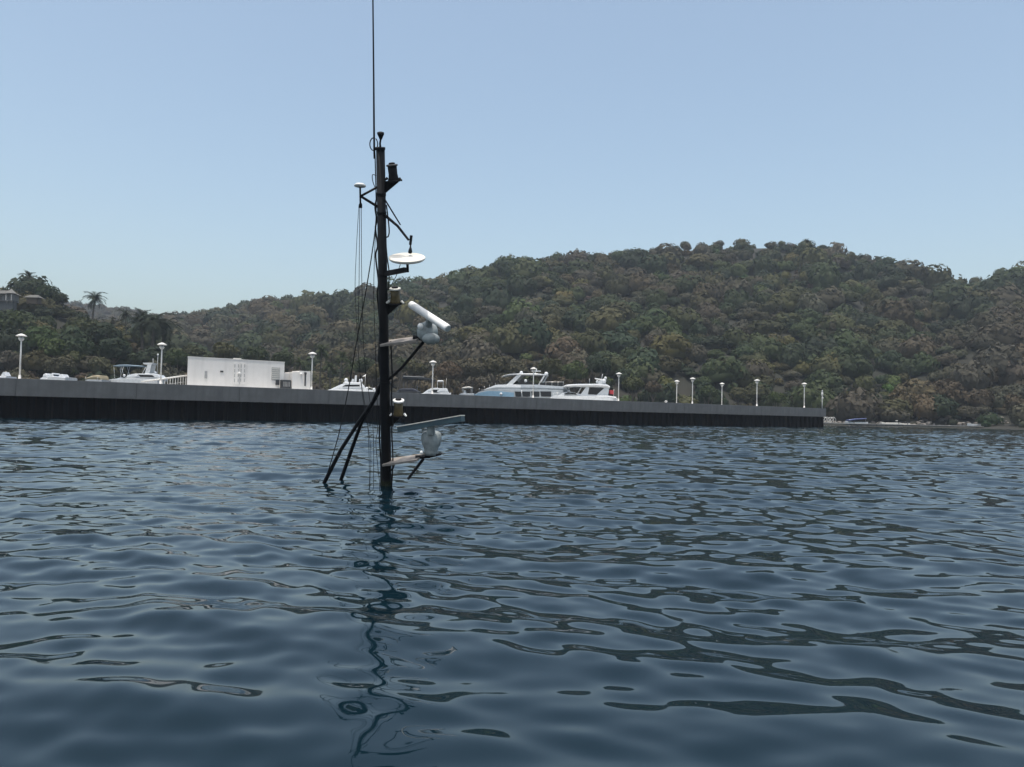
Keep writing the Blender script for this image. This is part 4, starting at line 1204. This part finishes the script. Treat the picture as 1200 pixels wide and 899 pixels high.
    da = B(MB().box((mx(320) + mp(478, 317.2, -0.25)) / 2, (0.42, 0.07, 0.07), mat=Matrix.Rotation(R(-5), 3, 'Y') @ Matrix.Rotation(R(-32), 3, 'Z')), 'dish_arm', blackpaint)
    B(MB().tube([mp(477.8, 319, -0.25), mp(477.4, 305, -0.25)], 0.02, 8), 'dish_stem', blackpaint, da)
    B(MB().lathe(dc, n_, [(-0.03, 0.05), (-0.02, 0.25), (0.0, 0.272), (0.022, 0.275), (0.03, 0.265), (0.036, 0.12)], 40), 'dish', cream, smooth=False)

    # upper open array radar, knocked askew
    def radar_platform(x0, y0, x1, y1, dy, bx, by, ex, ey):
        a = mx(y0); b = mp(x1, y1, dy); c_ = (a + b) / 2; d = b - a
        M3 = Matrix((d.normalized(), Vector((0, 0, 1)).cross(d).normalized(), d.normalized().cross(Vector((0, 0, 1)).cross(d).normalized()))).transposed()
        p = B(MB().box(c_, (d.length, 0.26, 0.035), mat=M3 @ Matrix.Rotation(R(22), 3, 'X')), 'plank', plankm)
        B(MB().tube([mp(bx, by, dy), mp((bx + ex) / 2, (by + ey) / 2 + 1, dy), mp(ex, ey, dy - 0.05)], [0.035, 0.028, 0.018], 8), 'support_arm', blackpaint)
        return p
    radar_platform(457, 402.5, 492, 397.0, -0.25, 484, 395, 513, 398.6)
    g = B(MB().lathe(mp(499, 399, -0.28), Vector((0.18, -0.12, 1)), [(0, 0.09), (0.04, 0.14), (0.12, 0.165), (0.20, 0.155), (0.25, 0.12), (0.29, 0.06)], 20), 'radar_gearbox', radarg, smooth=True)
    B(MB().ball(mp(492.6, 382.5, -0.42), 0.045, 0.05, 0.05), 'gearbox_knob', radarw, g, True)
    B(MB().ball(mp(505, 397, -0.4), 0.14, 0.10, 0.09), 'gearbox_foot', radarg, g, True)
    a, b = mp(481, 356.5, -0.02), mp(525, 385, -0.75)
    d = (b - a).normalized(); side = Vector((0, 0, 1)).cross(d).normalized(); upv = d.cross(side)
    sec = []
    L = (b - a).length
    for f, k_ in ((0.0, 0.72), (0.015, 0.95), (0.04, 1.0), (0.96, 1.0), (0.985, 0.97), (1.0, 0.86)):
        ring = []
        for i in range(18):
            th = 2 * math.pi * i / 18
            ring.append(a + d * L * f + side * math.cos(th) * 0.060 * k_ + upv * math.sin(th) * 0.060 * k_)
        sec.append(ring)
    B(MB().loft(sec), 'radar_scanner', radarw, smooth=True)
    B(MB().lathe(b + d * 0.002, d, [(0, 0.05), (0.008, 0.045)], 18), 'shaded_end_cap', radarg)  # end face of the white bar, its shade painted in grey
    B(MB().tube([mp(502, 384, -0.3), mp(503.5, 372, -0.38)], [0.06, 0.05], 10), 'scanner_neck', radarg)
    # brace running from the platform through to the mast
    B(MB().tube([mp(497, 400, -0.3), mp(470, 432, -0.12), mx(449)], [0.024, 0.024, 0.024], 8), 'platform_brace', blackpaint)

    # lower radar
    radar_platform(459, 542, 493, 536.0, -0.3, 487, 536, 517, 532.2)
    g = B(MB().lathe(mp(505, 534, -0.3), (0, 0, 1), [(0, 0.10), (0.05, 0.105), (0.13, 0.12), (0.18, 0.15), (0.25, 0.168), (0.34, 0.164), (0.39, 0.14), (0.41, 0.08)], 22), 'radar_gearbox', radarg, smooth=True)
    B(MB().ball(mp(493.8, 530.5, -0.42), 0.028, 0.03, 0.032), 'gearbox_knob', radarw, g, True)
    B(MB().tube([mp(505, 508, -0.3), mp(505, 497, -0.3)], [0.07, 0.06], 10), 'scanner_neck', radarg)
    a, b = mp(468, 503.6, -0.1), mp(542.5, 490.6, -0.5)
    d = (b - a).normalized(); side = Vector((0, 0, 1)).cross(d).normalized(); upv = d.cross(side)
    M3 = Matrix((d, side, upv)).transposed()
    sc_ = B(MB().box((a + b) / 2, ((b - a).length, 0.13, 0.085), mat=M3), 'radar_scanner', radarteal)
    B(MB().box((a + b) / 2 + upv * 0.050, ((b - a).length + 0.012, 0.145, 0.014), mat=M3), 'scanner_lid', lenspale, sc_)
    B(MB().tube([mp(496.5, 537.5, -0.3), mp(478, 561.5, -0.42)], [0.026, 0.022], 8), 'platform_brace', blackpaint)
    B(MB().tube([mp(462.5, 543, -0.12), mp(460.5, 549, -0.1), mx(557)], 0.014, 6), 'cable_stub', rope)

    # the two back legs of the tripod
    for pts in (((449, 442), (437, 471), (421.5, 493), (399.6, 527), (379.6, 566.5)), ((449.5, 449), (436, 474), (424.5, 493), (412, 527), (399.6, 562.5))):
        e = mp(*pts[-1], 0)
        gl = []
        Yend = 14.31 if pts[-1][0] < 390 else 15.08
        for (x, y) in pts:
            f = (y - pts[0][1]) / (pts[-1][1] - pts[0][1])
            gl.append(at(x, y, mdist(pts[0][1]) + (Yend - mdist(pts[0][1])) * f))
        gl.append(gl[-1] + (gl[-1] - gl[-2]) * 1.2)
        B(MB().tube(gl, [0.027, 0.029, 0.031, 0.033, 0.035, 0.036], 12), 'tripod_leg', blackpaint, smooth=True)

    weed = mat('weed and barnacles', (0.03, 0.034, 0.022), 0.95, vary=0.6, scale=30, bump=0.8, spec=0.15)
    g_ = random.Random(4)
    for (c0, dirv, r0) in ((pole_at(571), ax, 0.088),):
        prof = [(-0.5 + 0.045 * i, r0 + 0.004 + g_.uniform(0, 0.010)) for i in range(14)] + [(0.15, r0 + 0.001)]
        B(MB().lathe(c0, dirv, prof, 18), 'weed_growth', weed)
    # rigging
    def line(name, pts, r_, dys=None, n=24):
        P_ = []
        xs = np.array([p[0] for p in pts], float); ys = np.array([p[1] for p in pts], float)
        for f in np.linspace(0, len(pts) - 1, n):
            i = min(int(f), len(pts) - 2); q = f - i
            p0, p1, p2, p3 = pts[max(i - 1, 0)], pts[i], pts[i + 1], pts[min(i + 2, len(pts) - 1)]
            c = [0.5 * ((2 * p1[k]) + (-p0[k] + p2[k]) * q + (2 * p0[k] - 5 * p1[k] + 4 * p2[k] - p3[k]) * q * q + (-p0[k] + 3 * p1[k] - 3 * p2[k] + p3[k]) * q ** 3) for k in (0, 1)]
            dy = np.interp(f, range(len(pts)), dys) if dys else 0.05
            P_.append(at(c[0], c[1], mdist(c[1]) + dy))
        B(MB().tube(P_, r_, 6), name, rope, smooth=True)
    line('guy_cable', [(439.5, 182), (440.8, 240), (439, 275), (429, 340), (418, 400), (409, 452), (398, 505), (383.5, 556)], 0.0085, [0, 0, 0, 0.1, 0.2, 0.3, 0.4, 0.5])
    line('hanging_line', [(421.6, 244), (420.8, 330), (420.2, 420), (431, 500), (433, 572)], 0.0045, [-0.1, -0.1, 0, 0, 0])
    line('hanging_line', [(423.4, 244), (424, 330), (427, 420), (437, 500), (437.6, 574)], 0.0045, [-0.1, -0.1, 0, 0.1, 0.1])
    line('hanging_line', [(420.6, 240), (417.3, 300), (416.5, 350), (423, 450), (434, 520), (433.5, 568)], 0.004, [-0.1, -0.1, 0, 0, 0.1, 0.1])
    line('hanging_line', [(441, 250), (438, 340), (441, 440), (442.6, 500), (440.5, 520), (445, 568)], 0.005)
    line('power_cable', [(442.0, 230), (439.6, 243), (441.5, 258), (440.0, 268), (442.5, 288), (440.2, 300), (443.5, 330), (442.2, 345), (445, 380), (444, 420), (446, 445), (445.8, 480), (444.6, 510), (446.4, 545), (446.2, 575)], 0.013, n=70)
    line('power_cable', [(452.8, 240), (456, 268), (455, 277), (452.2, 280), (453.5, 300), (456, 320), (455, 340)], 0.010, [-0.07] * 7, n=40)
    line('power_cable', [(458, 400), (459.5, 440), (458.8, 470), (460.6, 497), (459, 503), (460.4, 540), (458.6, 575)], 0.012, [-0.07] * 7, n=40)
    line('dish_lead', [(470, 307), (465, 322), (459, 333), (456, 338)], 0.005, [-0.2, -0.18, -0.1, -0.08])
    line('cable_loop', [(441, 206), (436.5, 205), (437, 213), (440.6, 222)], 0.006, [0, 0, 0, 0])
    # odd bits of rigging that sag across between the legs
    line('slack_line', [(392, 532), (405, 538), (420, 536), (436, 541)], 0.005, [0.4, 0.3, 0.1, 0.0])
build_mast()

# ------------------------------------------------------------------ air
def build_haze():
    M = bpy.data.materials.new('haze'); M.use_nodes = True
    nt = M.node_tree
    nt.nodes.remove(nt.nodes['Principled BSDF'])
    v = nt.nodes.new('ShaderNodeVolumePrincipled')
    v.inputs['Color'].default_value = (0.78, 0.88, 1.0, 1)
    v.inputs['Density'].default_value = 0.00025
    v.inputs['Anisotropy'].default_value = 0.2
    nt.links.new(v.outputs[0], nt.nodes['Material Output'].inputs['Volume'])
    o = MB().box((0, 150, 56), (4600, 4600, 128)).build('haze', M)
    tag(o, kind='stuff')
build_haze()
